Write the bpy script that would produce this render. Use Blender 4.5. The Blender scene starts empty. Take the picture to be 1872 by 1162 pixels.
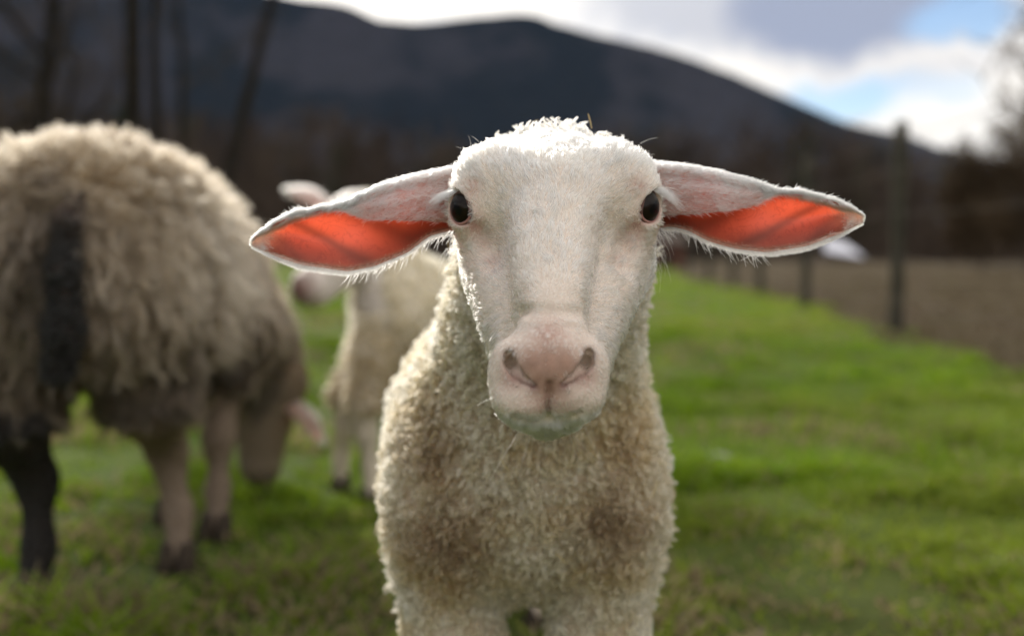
import bpy, math, random
import numpy as np
from mathutils import Vector

R = math.radians
rng = np.random.default_rng(7)
random.seed(7)
SC = bpy.context.scene
COL = SC.collection

# ------------------------------------------------------------------ camera
F_PX = 1820.0                       # focal length in pixels of the 1872 px wide photograph
CAM_Z = 0.56
PITCH = math.atan(126 / F_PX)
cam_d = bpy.data.cameras.new('camera')
cam = bpy.data.objects.new('camera', cam_d)
COL.objects.link(cam)
cam.location = (0, 0, CAM_Z)
cam.rotation_euler = (R(90) - PITCH, 0, 0)
cam_d.sensor_width = 36.0
cam_d.lens = 36.0 * F_PX / 1872
cam_d.clip_start = 0.05
cam_d.clip_end = 9000
cam_d.dof.use_dof = True
cam_d.dof.focus_distance = 0.63
cam_d.dof.aperture_fstop = 3.0
SC.camera = cam

# ------------------------------------------------------------------ sky, sun, exposure
SUN_AZ = R(-24)                     # from +Y, towards -X
SUN_EL = R(30)
sun_dir = Vector((math.sin(SUN_AZ) * math.cos(SUN_EL), math.cos(SUN_AZ) * math.cos(SUN_EL), math.sin(SUN_EL)))
SC.view_settings.view_transform = 'Standard'
SC.view_settings.look = 'None'
SC.view_settings.gamma = 1
SC.view_settings.use_curve_mapping = False
SC.view_settings.exposure = 0.98
SC.cycles.use_denoising = True
SC.cycles.max_bounces = 10
SC.cycles.diffuse_bounces = 4
SC.cycles.glossy_bounces = 4
SC.cycles.transmission_bounces = 8
SC.cycles.volume_bounces = 1
SC.cycles.transparent_max_bounces = 8
SC.cycles.sample_clamp_indirect = 6
SC.cycles_curves.shape = 'RIBBONS'
SC.cycles_curves.subdivisions = 2


def px_dir(px, py):
    xc = (px - 936) / F_PX
    yc = -(py - 581) / F_PX
    return np.array([xc, math.cos(PITCH) + yc * math.sin(PITCH), -math.sin(PITCH) + yc * math.cos(PITCH)])


def P(px, py, Y):
    d = px_dir(px, py)
    return np.array([0, 0, CAM_Z]) + d * (Y / d[1])


class NT:
    """tiny helper to write node trees"""
    def __init__(self, tree):
        self.t = tree
        self.t.nodes.clear()

    def n(self, typ, ins=None, **kw):
        nd = self.t.nodes.new(typ)
        for k, v in kw.items():
            setattr(nd, k, v)
        for k, v in (ins or {}).items():
            s = nd.inputs[k]
            if isinstance(v, bpy.types.NodeSocket):
                self.t.links.new(v, s)
            else:
                s.default_value = v
        return nd

    def math(self, op, a, b=0.0, c=0.0, clamp=False):
        nd = self.n('ShaderNodeMath', {0: a, 1: b, 2: c}, operation=op)
        nd.use_clamp = clamp
        return nd.outputs[0]

    def mix(self, f, a, b):
        nd = self.n('ShaderNodeMix', {0: f, 6: a, 7: b}, data_type='RGBA')
        return nd.outputs[2]

    def ramp(self, f, lo, hi, a=0.0, b=1.0):
        nd = self.n('ShaderNodeMapRange', {0: f, 1: lo, 2: hi, 3: a, 4: b}, interpolation_type='SMOOTHSTEP')
        return nd.outputs[0]

    def noise(self, vec, scale, detail=4.0, rough=0.55, dist=0.0, dim='3D'):
        nd = self.n('ShaderNodeTexNoise', {'Vector': vec, 'Scale': scale, 'Detail': detail, 'Roughness': rough, 'Distortion': dist})
        return nd.outputs[0]


def rgb(r, g, b):
    return (r, g, b, 1.0)


world = bpy.data.worlds.new('World')
SC.world = world
world.use_nodes = True
w = NT(world.node_tree)
SKY_STRENGTH = 0.07
sky = w.n('ShaderNodeTexSky', sky_type='NISHITA', sun_disc=False)
sky.sun_elevation = SUN_EL
sky.sun_rotation = SUN_AZ            # clockwise from +Y
sky.air_density = 0.9
sky.dust_density = 0.25
sky.ozone_density = 1.6
tc = w.n('ShaderNodeTexCoord')
gen = tc.outputs['Generated']
sep = w.n('ShaderNodeSeparateXYZ', {0: gen})
hz = w.math('ADD', w.math('MAXIMUM', sep.outputs[2], 0.0), 0.10)
cu = w.n('ShaderNodeCombineXYZ', {0: w.math('DIVIDE', sep.outputs[0], hz), 1: w.math('DIVIDE', sep.outputs[1], hz), 2: 3.7})
wob = w.n('ShaderNodeTexNoise', {'Vector': gen, 'Scale': 9.0, 'Detail': 5.0, 'Roughness': 0.6})
wv = w.n('ShaderNodeVectorMath', {0: wob.outputs[1], 1: (0.5, 0.5, 0.5)}, operation='SUBTRACT')
wv = w.n('ShaderNodeVectorMath', {0: wv.outputs[0], 'Scale': 0.09}, operation='SCALE')
gdir = w.n('ShaderNodeVectorMath', {0: gen, 1: wv.outputs[0]}, operation='ADD').outputs[0]


def blob(px, py, wx, wz):
    """soft patch of sky round a direction of the world"""
    d = px_dir(px, py)
    d = d / np.linalg.norm(d)
    s = w.n('ShaderNodeVectorMath', {0: gdir, 1: tuple(d)}, operation='SUBTRACT')
    m = w.n('ShaderNodeVectorMath', {0: s.outputs[0], 1: (1 / wx, 1.6, 1 / wz)}, operation='MULTIPLY')
    ln = w.n('ShaderNodeVectorMath', {0: m.outputs[0]}, operation='LENGTH').outputs['Value']
    return w.ramp(ln, 0.45, 1.15, 1.0, 0.0)


cover = w.ramp(w.noise(cu.outputs[0], 0.75, 7.0, 0.58), 0.30, 0.50)
thick = w.ramp(w.noise(cu.outputs[0], 0.55, 5.0, 0.5, 0.4), 0.46, 0.68)
gaps = w.math('MAXIMUM', w.math('MAXIMUM', blob(1545, 185, 0.075, 0.030), w.math('MULTIPLY', blob(1750, 35, 0.050, 0.022), 1.0)),
              w.math('MULTIPLY', blob(1690, 165, 0.05, 0.02), 0.5))
front = w.math('MAXIMUM', blob(1350, 90, 0.50, 0.30), 0.0)
cover = w.math('MAXIMUM', cover, w.math('MULTIPLY', front, 0.97))
cover = w.math('MULTIPLY', cover, w.math('SUBTRACT', 1.0, w.math('MULTIPLY', gaps, 0.92)))
grey = w.math('MAXIMUM', blob(1545, 5, 0.165, 0.060), w.math('MULTIPLY', blob(1290, 5, 0.14, 0.055), 0.65))
grey = w.math('MAXIMUM', w.math('MULTIPLY', grey, 1.0), w.math('MULTIPLY', blob(1430, 105, 0.045, 0.016), 0.35))
thick = w.math('MAXIMUM', w.math('MULTIPLY', thick, w.math('SUBTRACT', 1.0, w.math('MULTIPLY', front, 0.62))), grey, clamp=True)
dsun = w.n('ShaderNodeVectorMath', {0: gen, 1: tuple(sun_dir)}, operation='DOT_PRODUCT').outputs['Value']
glow = w.math('POWER', w.math('MAXIMUM', dsun, 0.0), 10.0)
bright = w.math('ADD', w.math('ADD', 7.2, w.math('MULTIPLY', glow, 10.0)), w.math('MULTIPLY', w.math('SUBTRACT', 1.0, dsun), 3.1))
white = w.n('ShaderNodeVectorMath', {0: (1.0, 0.955, 0.885), 'Scale': bright}, operation='SCALE').outputs[0]
cloud = w.mix(thick, white, rgb(2.9, 3.25, 4.2))
skyc = w.mix(cover, sky.outputs[0], cloud)
bg = w.n('ShaderNodeBackground', {0: skyc, 1: SKY_STRENGTH})
out = w.n('ShaderNodeOutputWorld', {0: bg.outputs[0]})

sun_l = bpy.data.lights.new('sun', 'SUN')
sun_l.energy = 2.15
sun_l.angle = R(0.6)
sun_l.color = (1.0, 0.94, 0.85)
sun = bpy.data.objects.new('sun', sun_l)
COL.objects.link(sun)
sun.rotation_euler = sun_dir.to_track_quat('Z', 'Y').to_euler()
sun.location = (0, 0, 30)


# ------------------------------------------------------------------ object helpers
def tag(o, label=None, cat=None, group=None, kind=None):
    for k, v in (('label', label), ('category', cat), ('group', group), ('kind', kind)):
        if v:
            o[k] = v
    return o


def empty(name, loc):
    o = bpy.data.objects.new(name, None)
    o.empty_display_size = 0.1
    COL.objects.link(o)
    o.location = loc
    return o


def origin_of(parent):
    v = np.zeros(3)
    while parent is not None:
        v = v + np.array(parent.location)
        parent = parent.parent
    return v


def mesh_obj(name, verts, faces, mat, parent=None, smooth=True, col=None, mats=None, fmat=None):
    """faces: list of tuples or (N,4)/(N,3) array; verts in world space"""
    me = bpy.data.meshes.new(name)
    v = np.asarray(verts, dtype=np.float64) - origin_of(parent)
    if isinstance(faces, np.ndarray):
        n, k = faces.shape
        me.vertices.add(len(v))
        me.vertices.foreach_set('co', v.astype(np.float32).ravel())
        me.loops.add(n * k)
        me.loops.foreach_set('vertex_index', faces.astype(np.int32).ravel())
        me.polygons.add(n)
        me.polygons.foreach_set('loop_start', np.arange(0, n * k, k, dtype=np.int32))
        me.update(calc_edges=True)
        me.validate()
    else:
        me.from_pydata([tuple(p) for p in v], [], [tuple(f) for f in faces])
    if smooth:
        me.polygons.foreach_set('use_smooth', [True] * len(me.polygons))
    for m in (mats or [mat]):
        me.materials.append(m)
    if fmat is not None:
        me.polygons.foreach_set('material_index', np.asarray(fmat, dtype=np.int32))
    if col is not None:
        a = me.attributes.new('col', 'FLOAT_COLOR', 'POINT')
        c = np.ones((len(v), 4), dtype=np.float32)
        c[:, :3] = col
        a.data.foreach_set('color', c.ravel())
    me.update()
    o = bpy.data.objects.new(name, me)
    COL.objects.link(o)
    o.parent = parent
    return o


def fur_obj(name, pts, rad, col, mat, parent=None):
    """pts (N,K,3) in world space, rad (K,) or (N,K), col (N,3): strands as hair curves"""
    N, K, _ = pts.shape
    cu = bpy.data.hair_curves.new(name)
    cu.add_curves([K] * N)
    p = (pts - origin_of(parent)).astype(np.float32)
    cu.position_data.foreach_set('vector', p.ravel())
    r = np.broadcast_to(np.asarray(rad, dtype=np.float32), (N, K))
    a = cu.attributes.get('radius') or cu.attributes.new('radius', 'FLOAT', 'POINT')
    a.data.foreach_set('value', np.ascontiguousarray(r).ravel())
    c = np.ones((N, 4), dtype=np.float32)
    c[:, :3] = col
    a = cu.attributes.new('col', 'FLOAT_COLOR', 'CURVE')
    a.data.foreach_set('color', c.ravel())
    cu.materials.append(mat)
    o = bpy.data.objects.new(name, cu)
    COL.objects.link(o)
    o.parent = parent
    return o


def unit(v):
    return v / np.maximum(np.linalg.norm(v, axis=-1, keepdims=True), 1e-9)


def vnoise(p, scale, seed=0):
    """smooth value noise in numpy, 0..1, p (N,3)"""
    q = p * scale
    i = np.floor(q).astype(np.int64)
    f = q - i
    f = f * f * (3 - 2 * f)

    def h(ix, iy, iz):
        n = (ix * 374761393 + iy * 668265263 + iz * 2147483647 + seed * 1274126177) & 0xFFFFFFFF
        n = ((n ^ (n >> 13)) * 1274126177) & 0xFFFFFFFF
        n = n ^ (n >> 16)
        return (n & 0xFFFF) / 65535.0
    r = 0
    for a in (0, 1):
        for b in (0, 1):
            for c in (0, 1):
                wgt = (f[:, 0] if a else 1 - f[:, 0]) * (f[:, 1] if b else 1 - f[:, 1]) * (f[:, 2] if c else 1 - f[:, 2])
                r = r + wgt * h(i[:, 0] + a, i[:, 1] + b, i[:, 2] + c)
    return r


def fbm(p, scale, oct=3, seed=0):
    r = 0
    a = 0.5
    for k in range(oct):
        r = r + a * vnoise(p, scale * 2 ** k, seed + k)
        a *= 0.5
    return r / (1 - 0.5 ** oct)


# ------------------------------------------------------------------ signed distance modelling (one continuous skin per animal)
class Body:
    def __init__(self):
        self.ops = []

    def ell(self, c, r, k=0.02, sub=False, rot=None, grp=0):
        c = np.array(c, float)
        r = np.array(r, float)
        M = np.eye(3) if rot is None else np.array(rot, float)     # rows: local axes

        def f(x, y, z):
            dx, dy, dz = x - c[0], y - c[1], z - c[2]
            if rot is None:
                a, b, e = dx, dy, dz
            else:
                a = M[0, 0] * dx + M[0, 1] * dy + M[0, 2] * dz
                b = M[1, 0] * dx + M[1, 1] * dy + M[1, 2] * dz
                e = M[2, 0] * dx + M[2, 1] * dy + M[2, 2] * dz
            k0 = np.sqrt((a / r[0]) ** 2 + (b / r[1]) ** 2 + (e / r[2]) ** 2)
            k1 = np.sqrt((a / r[0] ** 2) ** 2 + (b / r[1] ** 2) ** 2 + (e / r[2] ** 2) ** 2)
            return k0 * (k0 - 1.0) / np.maximum(k1, 1e-6)
        m = r.max() if rot is not None else r
        self.ops.append((f, c - m, c + m, k, sub, grp))
        return self

    def cone(self, a, b, ra, rb, k=0.02, sub=False, grp=0):
        a = np.array(a, float)
        b = np.array(b, float)
        ba = b - a
        l2 = ba.dot(ba)

        def f(x, y, z):
            px, py, pz = x - a[0], y - a[1], z - a[2]
            t = np.clip((px * ba[0] + py * ba[1] + pz * ba[2]) / l2, 0, 1)
            return np.sqrt((px - t * ba[0]) ** 2 + (py - t * ba[1]) ** 2 + (pz - t * ba[2]) ** 2) - (ra + (rb - ra) * t)
        m = max(ra, rb)
        self.ops.append((f, np.minimum(a, b) - m, np.maximum(a, b) + m, k, sub, grp))
        return self

    @staticmethod
    def comb(F, d, k, sub):
        if sub:
            h = np.maximum(k - np.abs(-d - F), 0) / k
            return np.maximum(F, -d) + h * h * k * 0.25
        h = np.maximum(k - np.abs(d - F), 0) / k
        return np.minimum(F, d) - h * h * k * 0.25

    def at(self, p, grp=None):
        p = np.atleast_2d(p)
        F = np.full(len(p), 1.0)
        for f, lo, hi, k, sub, g in self.ops:
            if grp is not None and g != grp:
                continue
            F = self.comb(F, f(p[:, 0], p[:, 1], p[:, 2]), k, sub)
        return F

    def hit(self, px, py, y0=0.4, n=200):
        """first point of the surface along the view ray through a pixel of the photograph"""
        d = px_dir(px, py)
        d /= np.linalg.norm(d)
        o = np.array([0, 0, CAM_Z])
        t = y0
        for _ in range(n):
            s = float(self.at(o + d * t)[0])
            if abs(s) < 1e-5:
                break
            t += 0.7 * s
        return o + d * t

    def grad(self, p, e=5e-4):
        g = np.stack([self.at(p + np.eye(3)[i] * e) - self.at(p - np.eye(3)[i] * e) for i in range(3)], 1)
        return unit(g)

    def mesh(self, xs, ys, zs, smooth=2):
        xs, ys, zs = [np.asarray(a, np.float32) for a in (xs, ys, zs)]
        Fd = np.full((len(xs), len(ys), len(zs)), 1.0, np.float32)
        for f, lo, hi, k, sub, g in self.ops:
            pad = k + 0.03
            sl = []
            for ax, arr in enumerate((xs, ys, zs)):
                i0 = max(np.searchsorted(arr, lo[ax] - pad) - 1, 0)
                i1 = min(np.searchsorted(arr, hi[ax] + pad) + 1, len(arr))
                sl.append(slice(i0, i1))
            if any(s.stop <= s.start for s in sl):
                continue
            X = xs[sl[0]][:, None, None]
            Y = ys[sl[1]][None, :, None]
            Z = zs[sl[2]][None, None, :]
            d = f(X, Y, Z).astype(np.float32)
            Fd[tuple(sl)] = self.comb(Fd[tuple(sl)], d, k, sub)
        return surface_nets(Fd, xs, ys, zs, smooth)


def surface_nets(Fd, xs, ys, zs, smooth):
    S = Fd < 0
    nx, ny, nz = Fd.shape
    cs = np.zeros((nx - 1, ny - 1, nz - 1), np.int8)
    for a in (0, 1):
        for b in (0, 1):
            for c in (0, 1):
                cs += S[a:nx - 1 + a, b:ny - 1 + b, c:nz - 1 + c]
    cells = np.argwhere((cs > 0) & (cs < 8))
    idx = np.full(cs.shape, -1, np.int32)
    idx[cells[:, 0], cells[:, 1], cells[:, 2]] = np.arange(len(cells))
    acc = np.zeros((len(cells), 3), np.float64)
    cnt = np.zeros(len(cells))
    i, j, k = cells.T
    corner = [(a, b, c) for a in (0, 1) for b in (0, 1) for c in (0, 1)]
    for p in corner:
        for ax in range(3):
            if p[ax] == 1:
                continue
            q = list(p)
            q[ax] = 1
            v0 = Fd[i + p[0], j + p[1], k + p[2]]
            v1 = Fd[i + q[0], j + q[1], k + q[2]]
            m = (v0 < 0) != (v1 < 0)
            t = v0[m] / (v0[m] - v1[m])
            pos = np.tile(np.array(p, float), (m.sum(), 1))
            pos[:, ax] = t
            acc[m] += pos
            cnt[m] += 1
    acc /= cnt[:, None]
    g = cells + acc
    V = np.stack([np.interp(g[:, 0], np.arange(nx), xs), np.interp(g[:, 1], np.arange(ny), ys), np.interp(g[:, 2], np.arange(nz), zs)], 1)
    quads = []
    for ax in range(3):
        o1, o2 = [(1, 2), (2, 0), (0, 1)][ax]
        sl0 = [slice(None)] * 3
        sl1 = [slice(None)] * 3
        sl0[ax] = slice(0, -1)
        sl1[ax] = slice(1, None)
        A, B = S[tuple(sl0)], S[tuple(sl1)]
        e = np.argwhere(A != B)
        e = e[(e[:, o1] > 0) & (e[:, o2] > 0) & (e[:, o1] < Fd.shape[o1] - 1) & (e[:, o2] < Fd.shape[o2] - 1)]
        fl = A[e[:, 0], e[:, 1], e[:, 2]]
        d1 = np.zeros(3, int)
        d1[o1] = 1
        d2 = np.zeros(3, int)
        d2[o2] = 1
        ids = [idx[tuple((e - u).T)] for u in (d1 + d2, d2, np.zeros(3, int), d1)]
        q = np.stack(ids, 1)
        q[~fl] = q[~fl][:, ::-1]
        quads.append(q)
    Q = np.concatenate(quads)
    Q = Q[(Q >= 0).all(1)]
    E = np.concatenate([Q[:, [0, 1]], Q[:, [1, 2]], Q[:, [2, 3]], Q[:, [3, 0]]])
    for it in range(smooth):
        s = np.zeros_like(V)
        n = np.zeros(len(V))
        for c in range(3):
            s[:, c] = np.bincount(E[:, 0], V[E[:, 1], c], len(V)) + np.bincount(E[:, 1], V[E[:, 0], c], len(V))
        n = np.bincount(E[:, 0], minlength=len(V)) + np.bincount(E[:, 1], minlength=len(V))
        V = 0.5 * V + 0.5 * s / np.maximum(n, 1)[:, None]
    return V, Q


def vert_normals(V, Q):
    n = np.cross(V[Q[:, 2]] - V[Q[:, 0]], V[Q[:, 3]] - V[Q[:, 1]])
    out = np.zeros_like(V)
    for c in range(4):
        for k in range(3):
            out[:, k] += np.bincount(Q[:, c], n[:, k], len(V))
    return unit(out)


def scatter(V, Q, dens, n, rg=rng):
    """n random surface points; dens(p, nrm) -> weight"""
    N = vert_normals(V, Q)
    T = np.concatenate([Q[:, [0, 1, 2]], Q[:, [0, 2, 3]]])
    a, b, c = V[T[:, 0]], V[T[:, 1]], V[T[:, 2]]
    area = 0.5 * np.linalg.norm(np.cross(b - a, c - a), axis=1)
    ctr = (a + b + c) / 3
    wgt = area * dens(ctr, unit(N[T[:, 0]] + N[T[:, 1]] + N[T[:, 2]]))
    cdf = np.cumsum(wgt)
    t = np.searchsorted(cdf, rg.random(n) * cdf[-1])
    t = np.minimum(t, len(T) - 1)
    u = rg.random((n, 2))
    s = np.sqrt(u[:, 0])
    w0, w1, w2 = 1 - s, s * (1 - u[:, 1]), s * u[:, 1]
    p = a[t] * w0[:, None] + b[t] * w1[:, None] + c[t] * w2[:, None]
    nn = unit(N[T[t, 0]] * w0[:, None] + N[T[t, 1]] * w1[:, None] + N[T[t, 2]] * w2[:, None])
    return p, nn


# ------------------------------------------------------------------ materials
def material(name):
    m = bpy.data.materials.new(name)
    m.use_nodes = True
    return m, NT(m.node_tree)


def skin_material(name, rough=0.55, bump=0.15, scale=900, sss=0.0):
    m, t = material(name)
    at = t.n('ShaderNodeAttribute', attribute_name='col')
    tcn = t.n('ShaderNodeTexCoord')
    nz = t.noise(tcn.outputs['Object'], scale, 3.0)
    c = t.mix(t.ramp(nz, 0.3, 0.7, 0.0, 0.25), at.outputs['Color'], t.n('ShaderNodeVectorMath', {0: at.outputs['Color'], 1: (0.60, 0.42, 0.38)}, operation='MULTIPLY').outputs[0])
    bp = t.n('ShaderNodeBump', {'Height': nz, 'Strength': bump, 'Distance': 0.0008})
    p = t.n('ShaderNodeBsdfPrincipled', {'Base Color': c, 'Roughness': rough, 'Normal': bp.outputs[0], 'Specular IOR Level': 0.3,
                                         'Subsurface Weight': sss, 'Subsurface Radius': (0.8, 0.3, 0.2), 'Subsurface Scale': 0.006})
    t.n('ShaderNodeOutputMaterial', {0: p.outputs[0]})
    return m


def hair_material(name, rough=0.45, radial=0.6, gam=1.0):
    m, t = material(name)
    at = t.n('ShaderNodeAttribute', attribute_name='col')
    h = t.n('ShaderNodeBsdfHairPrincipled', parametrization='COLOR', model='CHIANG')
    ga = t.n('ShaderNodeGamma', {0: at.outputs['Color'], 1: gam})
    t.t.links.new(ga.outputs[0], h.inputs['Color'])
    h.inputs['Roughness'].default_value = rough
    h.inputs['Radial Roughness'].default_value = radial
    h.inputs['Random Roughness'].default_value = 0.2
    t.n('ShaderNodeOutputMaterial', {0: h.outputs[0]})
    return m


M_FUR = hair_material('short_white_hair', gam=1.25)
M_WOOL = hair_material('curly_wool', 0.6, 0.8, gam=2.1)
M_EWE = hair_material('shaggy_wool', 0.6, 0.8, gam=1.7)
M_SKIN = skin_material('lamb_skin', 0.5, sss=0.0)
M_FLEECE_SKIN = skin_material('sheep_hide', 0.8, bump=0.3, scale=300)


def simple_mat(name, c, rough=0.6, noise=None, c2=None, bump=0.0, spec=0.3, metal=0.0):
    m, t = material(name)
    tcn = t.n('ShaderNodeTexCoord')
    ins = {'Base Color': rgb(*c), 'Roughness': rough, 'Specular IOR Level': spec, 'Metallic': metal}
    if noise:
        nz = t.noise(tcn.outputs['Object'], noise, 6.0, 0.6)
        ins['Base Color'] = t.mix(t.ramp(nz, 0.3, 0.7), rgb(*c), rgb(*(c2 or c)))
        if bump:
            ins['Normal'] = t.n('ShaderNodeBump', {'Height': nz, 'Strength': bump, 'Distance': 0.02}).outputs[0]
    p = t.n('ShaderNodeBsdfPrincipled', ins)
    t.n('ShaderNodeOutputMaterial', {0: p.outputs[0]})
    return m


M_HOOF = simple_mat('hoof_horn', (0.04, 0.03, 0.024), 0.9, 60, (0.07, 0.055, 0.04), spec=0.1)


# ================================================================== THE SETTING
def fence_x(y):
    return 1.98 + 0.085 * y


# ---- ground: one sheet out past the mountain
def ground_z(x, y):
    p = np.stack([x, y, 0 * x], -1).reshape(-1, 3)
    b = (fbm(p + 50, 0.9, 3, 3) - 0.5) * 0.05 + (fbm(p + 90, 0.11, 2, 5) - 0.5) * 0.35 * np.clip((np.hypot(p[:, 0], p[:, 1]) - 4) / 20, 0, 1)
    near = np.clip(1.0 - np.hypot(p[:, 0] - 0.0, p[:, 1] - 1.2) / 0.3, 0, 1)
    return (b * (1 - near)).reshape(x.shape)


u = np.linspace(-1, 1, 241)
gx = np.sign(u) * (np.sinh(np.abs(u) * 7.2) / np.sinh(7.2)) * 2600
v = np.linspace(0, 1, 260)
gy = -30 + 30 * v[:30] / v[29]
gy = np.concatenate([np.linspace(-60, -0.5, 30), np.sinh(np.linspace(0, 1, 230) * 7.6) / np.sinh(7.6) * 2600])
GX, GY = np.meshgrid(gx, gy, indexing='ij')
GZ = ground_z(GX, GY)
gv = np.stack([GX, GY, GZ], -1).reshape(-1, 3)
ids = np.arange(len(gv)).reshape(GX.shape)
gq = np.stack([ids[:-1, :-1], ids[1:, :-1], ids[1:, 1:], ids[:-1, 1:]], -1).reshape(-1, 4)

m, t = material('pasture')
geo = t.n('ShaderNodeNewGeometry')
pos = geo.outputs['Position']
sp = t.n('ShaderNodeSeparateXYZ', {0: pos})
n1 = t.noise(pos, 2.2, 5.0, 0.6)
n2 = t.noise(pos, 0.35, 4.0, 0.6)
n3 = t.noise(pos, 14.0, 5.0, 0.65)
edge = t.math('SUBTRACT', sp.outputs[0], t.math('ADD', 1.98, t.math('MULTIPLY', sp.outputs[1], 0.085)))
edge = t.math('ADD', edge, t.math('MULTIPLY', t.math('SUBTRACT', n1, 0.5), 1.5))
fmask = t.ramp(edge, -0.20, 0.12)
green = t.mix(t.ramp(n2, 0.35, 0.68), rgb(0.060, 0.105, 0.006), rgb(0.105, 0.140, 0.010))
near_ = t.n('ShaderNodeVectorMath', {0: pos}, operation='LENGTH').outputs['Value']
green = t.mix(t.ramp(near_, 1.0, 3.0, 0.6, 0.0), green, rgb(0.060, 0.052, 0.030))
green = t.mix(t.ramp(n3, 0.35, 0.75, 0.0, 0.6), green, rgb(0.028, 0.036, 0.008))
green = t.mix(t.ramp(n1, 0.60, 0.74, 0.0, 0.75), green, rgb(0.062, 0.043, 0.026))
dry = t.mix(t.ramp(n1, 0.35, 0.65), rgb(0.066, 0.041, 0.024), rgb(0.070, 0.056, 0.022))
dry = t.mix(t.ramp(n3, 0.4, 0.75, 0.0, 0.5), dry, rgb(0.055, 0.042, 0.028))
c = t.mix(fmask, green, dry)
wood_edge = t.ramp(t.math('ADD', sp.outputs[1], t.math('MULTIPLY', n2, 6.0)), 34.0, 44.0)
c = t.mix(wood_edge, c, rgb(0.045, 0.036, 0.03))
bp = t.n('ShaderNodeBump', {'Height': n3, 'Strength': 0.7, 'Distance': 0.03})
p = t.n('ShaderNodeBsdfPrincipled', {'Base Color': c, 'Roughness': 0.9, 'Specular IOR Level': 0.1, 'Normal': bp.outputs[0]})
t.n('ShaderNodeOutputMaterial', {0: p.outputs[0]})
M_GROUND = m
tag(mesh_obj('ground', gv, gq, M_GROUND), 'green pasture running into a bare brown field past the fence', kind='structure')

# ---- mountain
ridge_px = [(-1900, 120), (-1200, -60), (-500, -120), (0, -95), (250, -60), (420, -25), (560, 0), (600, 3), (640, 12), (690, 37), (760, 42), (830, 35),
            (880, 29), (940, 26), (985, 29), (1010, 42), (1060, 55), (1100, 66), (1200, 88), (1280, 112), (1350, 140), (1400, 163), (1470, 192),
            (1540, 222), (1600, 236), (1660, 247), (1730, 275), (1872, 300), (2300, 330), (3000, 330), (4000, 380)]
YR = 1400.0
rp = np.array([P(a, b, YR) for a, b in ridge_px])
mx_ = np.linspace(-2200, 2300, 300)
my_ = np.concatenate([np.linspace(930, 1400, 60), np.linspace(1430, 2300, 12)])
MX, MY = np.meshgrid(mx_, my_, indexing='ij')
ridge = np.interp(MX[:, :1], rp[:, 0], rp[:, 2])
q = np.stack([MX, MY, 0 * MX], -1).reshape(-1, 3)
up = np.clip((MY - 930) / (YR - 930), 0, 1)
down = np.clip((MY - YR) / 900, 0, 1)
spur = (fbm(q + 7000, 1 / 260.0, 4, 11).reshape(MX.shape) - 0.5)
rough = (fbm(q + 7000, 1 / 34.0, 3, 17).reshape(MX.shape) - 0.5)
MZ = ridge * (0.25 * up + 0.75 * up ** 1.7) * (1 - 0.75 * down) + spur * 60 * np.sin(np.pi * np.clip(up, 0, 1)) + rough * 9 * np.clip(up * 4, 0, 1) * np.where(up > 0.97, 0.4, 1)
MZ -= 2.0 * (up < 0.001)
mv = np.stack([MX, MY, MZ], -1).reshape(-1, 3)
ids = np.arange(len(mv)).reshape(MX.shape)
mq = np.stack([ids[:-1, :-1], ids[1:, :-1], ids[1:, 1:], ids[:-1, 1:]], -1).reshape(-1, 4)
m, t = material('wooded_slope')
geo = t.n('ShaderNodeNewGeometry')
pos = geo.outputs['Position']
sp = t.n('ShaderNodeSeparateXYZ', {0: pos})
na = t.noise(pos, 0.006, 5.0, 0.6)
nb = t.noise(pos, 0.09, 4.0, 0.65)
c = t.mix(t.ramp(na, 0.42, 0.58), rgb(0.009, 0.014, 0.018), rgb(0.046, 0.044, 0.052))
c = t.mix(t.ramp(nb, 0.35, 0.7, 0.0, 0.6), c, rgb(0.02, 0.024, 0.022))
c = t.mix(t.ramp(sp.outputs[2], 15.0, 90.0, 0.75, 0.0), c, rgb(0.075, 0.055, 0.04))
bp = t.n('ShaderNodeBump', {'Height': nb, 'Strength': 1.0, 'Distance': 8.0})
p = t.n('ShaderNodeBsdfPrincipled', {'Base Color': c, 'Roughness': 0.95, 'Specular IOR Level': 0.05, 'Normal': bp.outputs[0]})
t.n('ShaderNodeOutputMaterial', {0: p.outputs[0]})
M_SLOPE = m
tag(mesh_obj('mountain', mv, mq, M_SLOPE), 'dark blue wooded mountain sloping down to the right', kind='structure')
# unseen slopes added left and right to shade the sides of the face
for sd in (-1, 1):
    hx_ = np.linspace(520, 1500, 40)
    hy_ = np.linspace(-900, 760, 60)
    HX, HY = np.meshgrid(hx_, hy_, indexing='ij')
    q = np.stack([sd * HX, HY, 0 * HX], -1).reshape(-1, 3)
    HZ_ = 330 * np.clip((HX - 520) / 700, 0, 1) ** 0.9 + (fbm(q + 9000, 1 / 200.0, 4, 19 + sd).reshape(HX.shape) - 0.5) * 80 * np.clip((HX - 520) / 200, 0, 1) - 1.0 * (HX < 521)
    hv_ = np.stack([sd * HX, HY, HZ_], -1).reshape(-1, 3)
    ids = np.arange(len(hv_)).reshape(HX.shape)
    hq_ = np.stack([ids[:-1, :-1], ids[1:, :-1], ids[1:, 1:], ids[:-1, 1:]], -1).reshape(-1, 4)[:, ::sd]
    tag(mesh_obj('shade_hill', hv_, hq_, M_SLOPE), 'unseen wooded hillside added to shade the face from the ' + ('left' if sd < 0 else 'right'), kind='structure')

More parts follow.
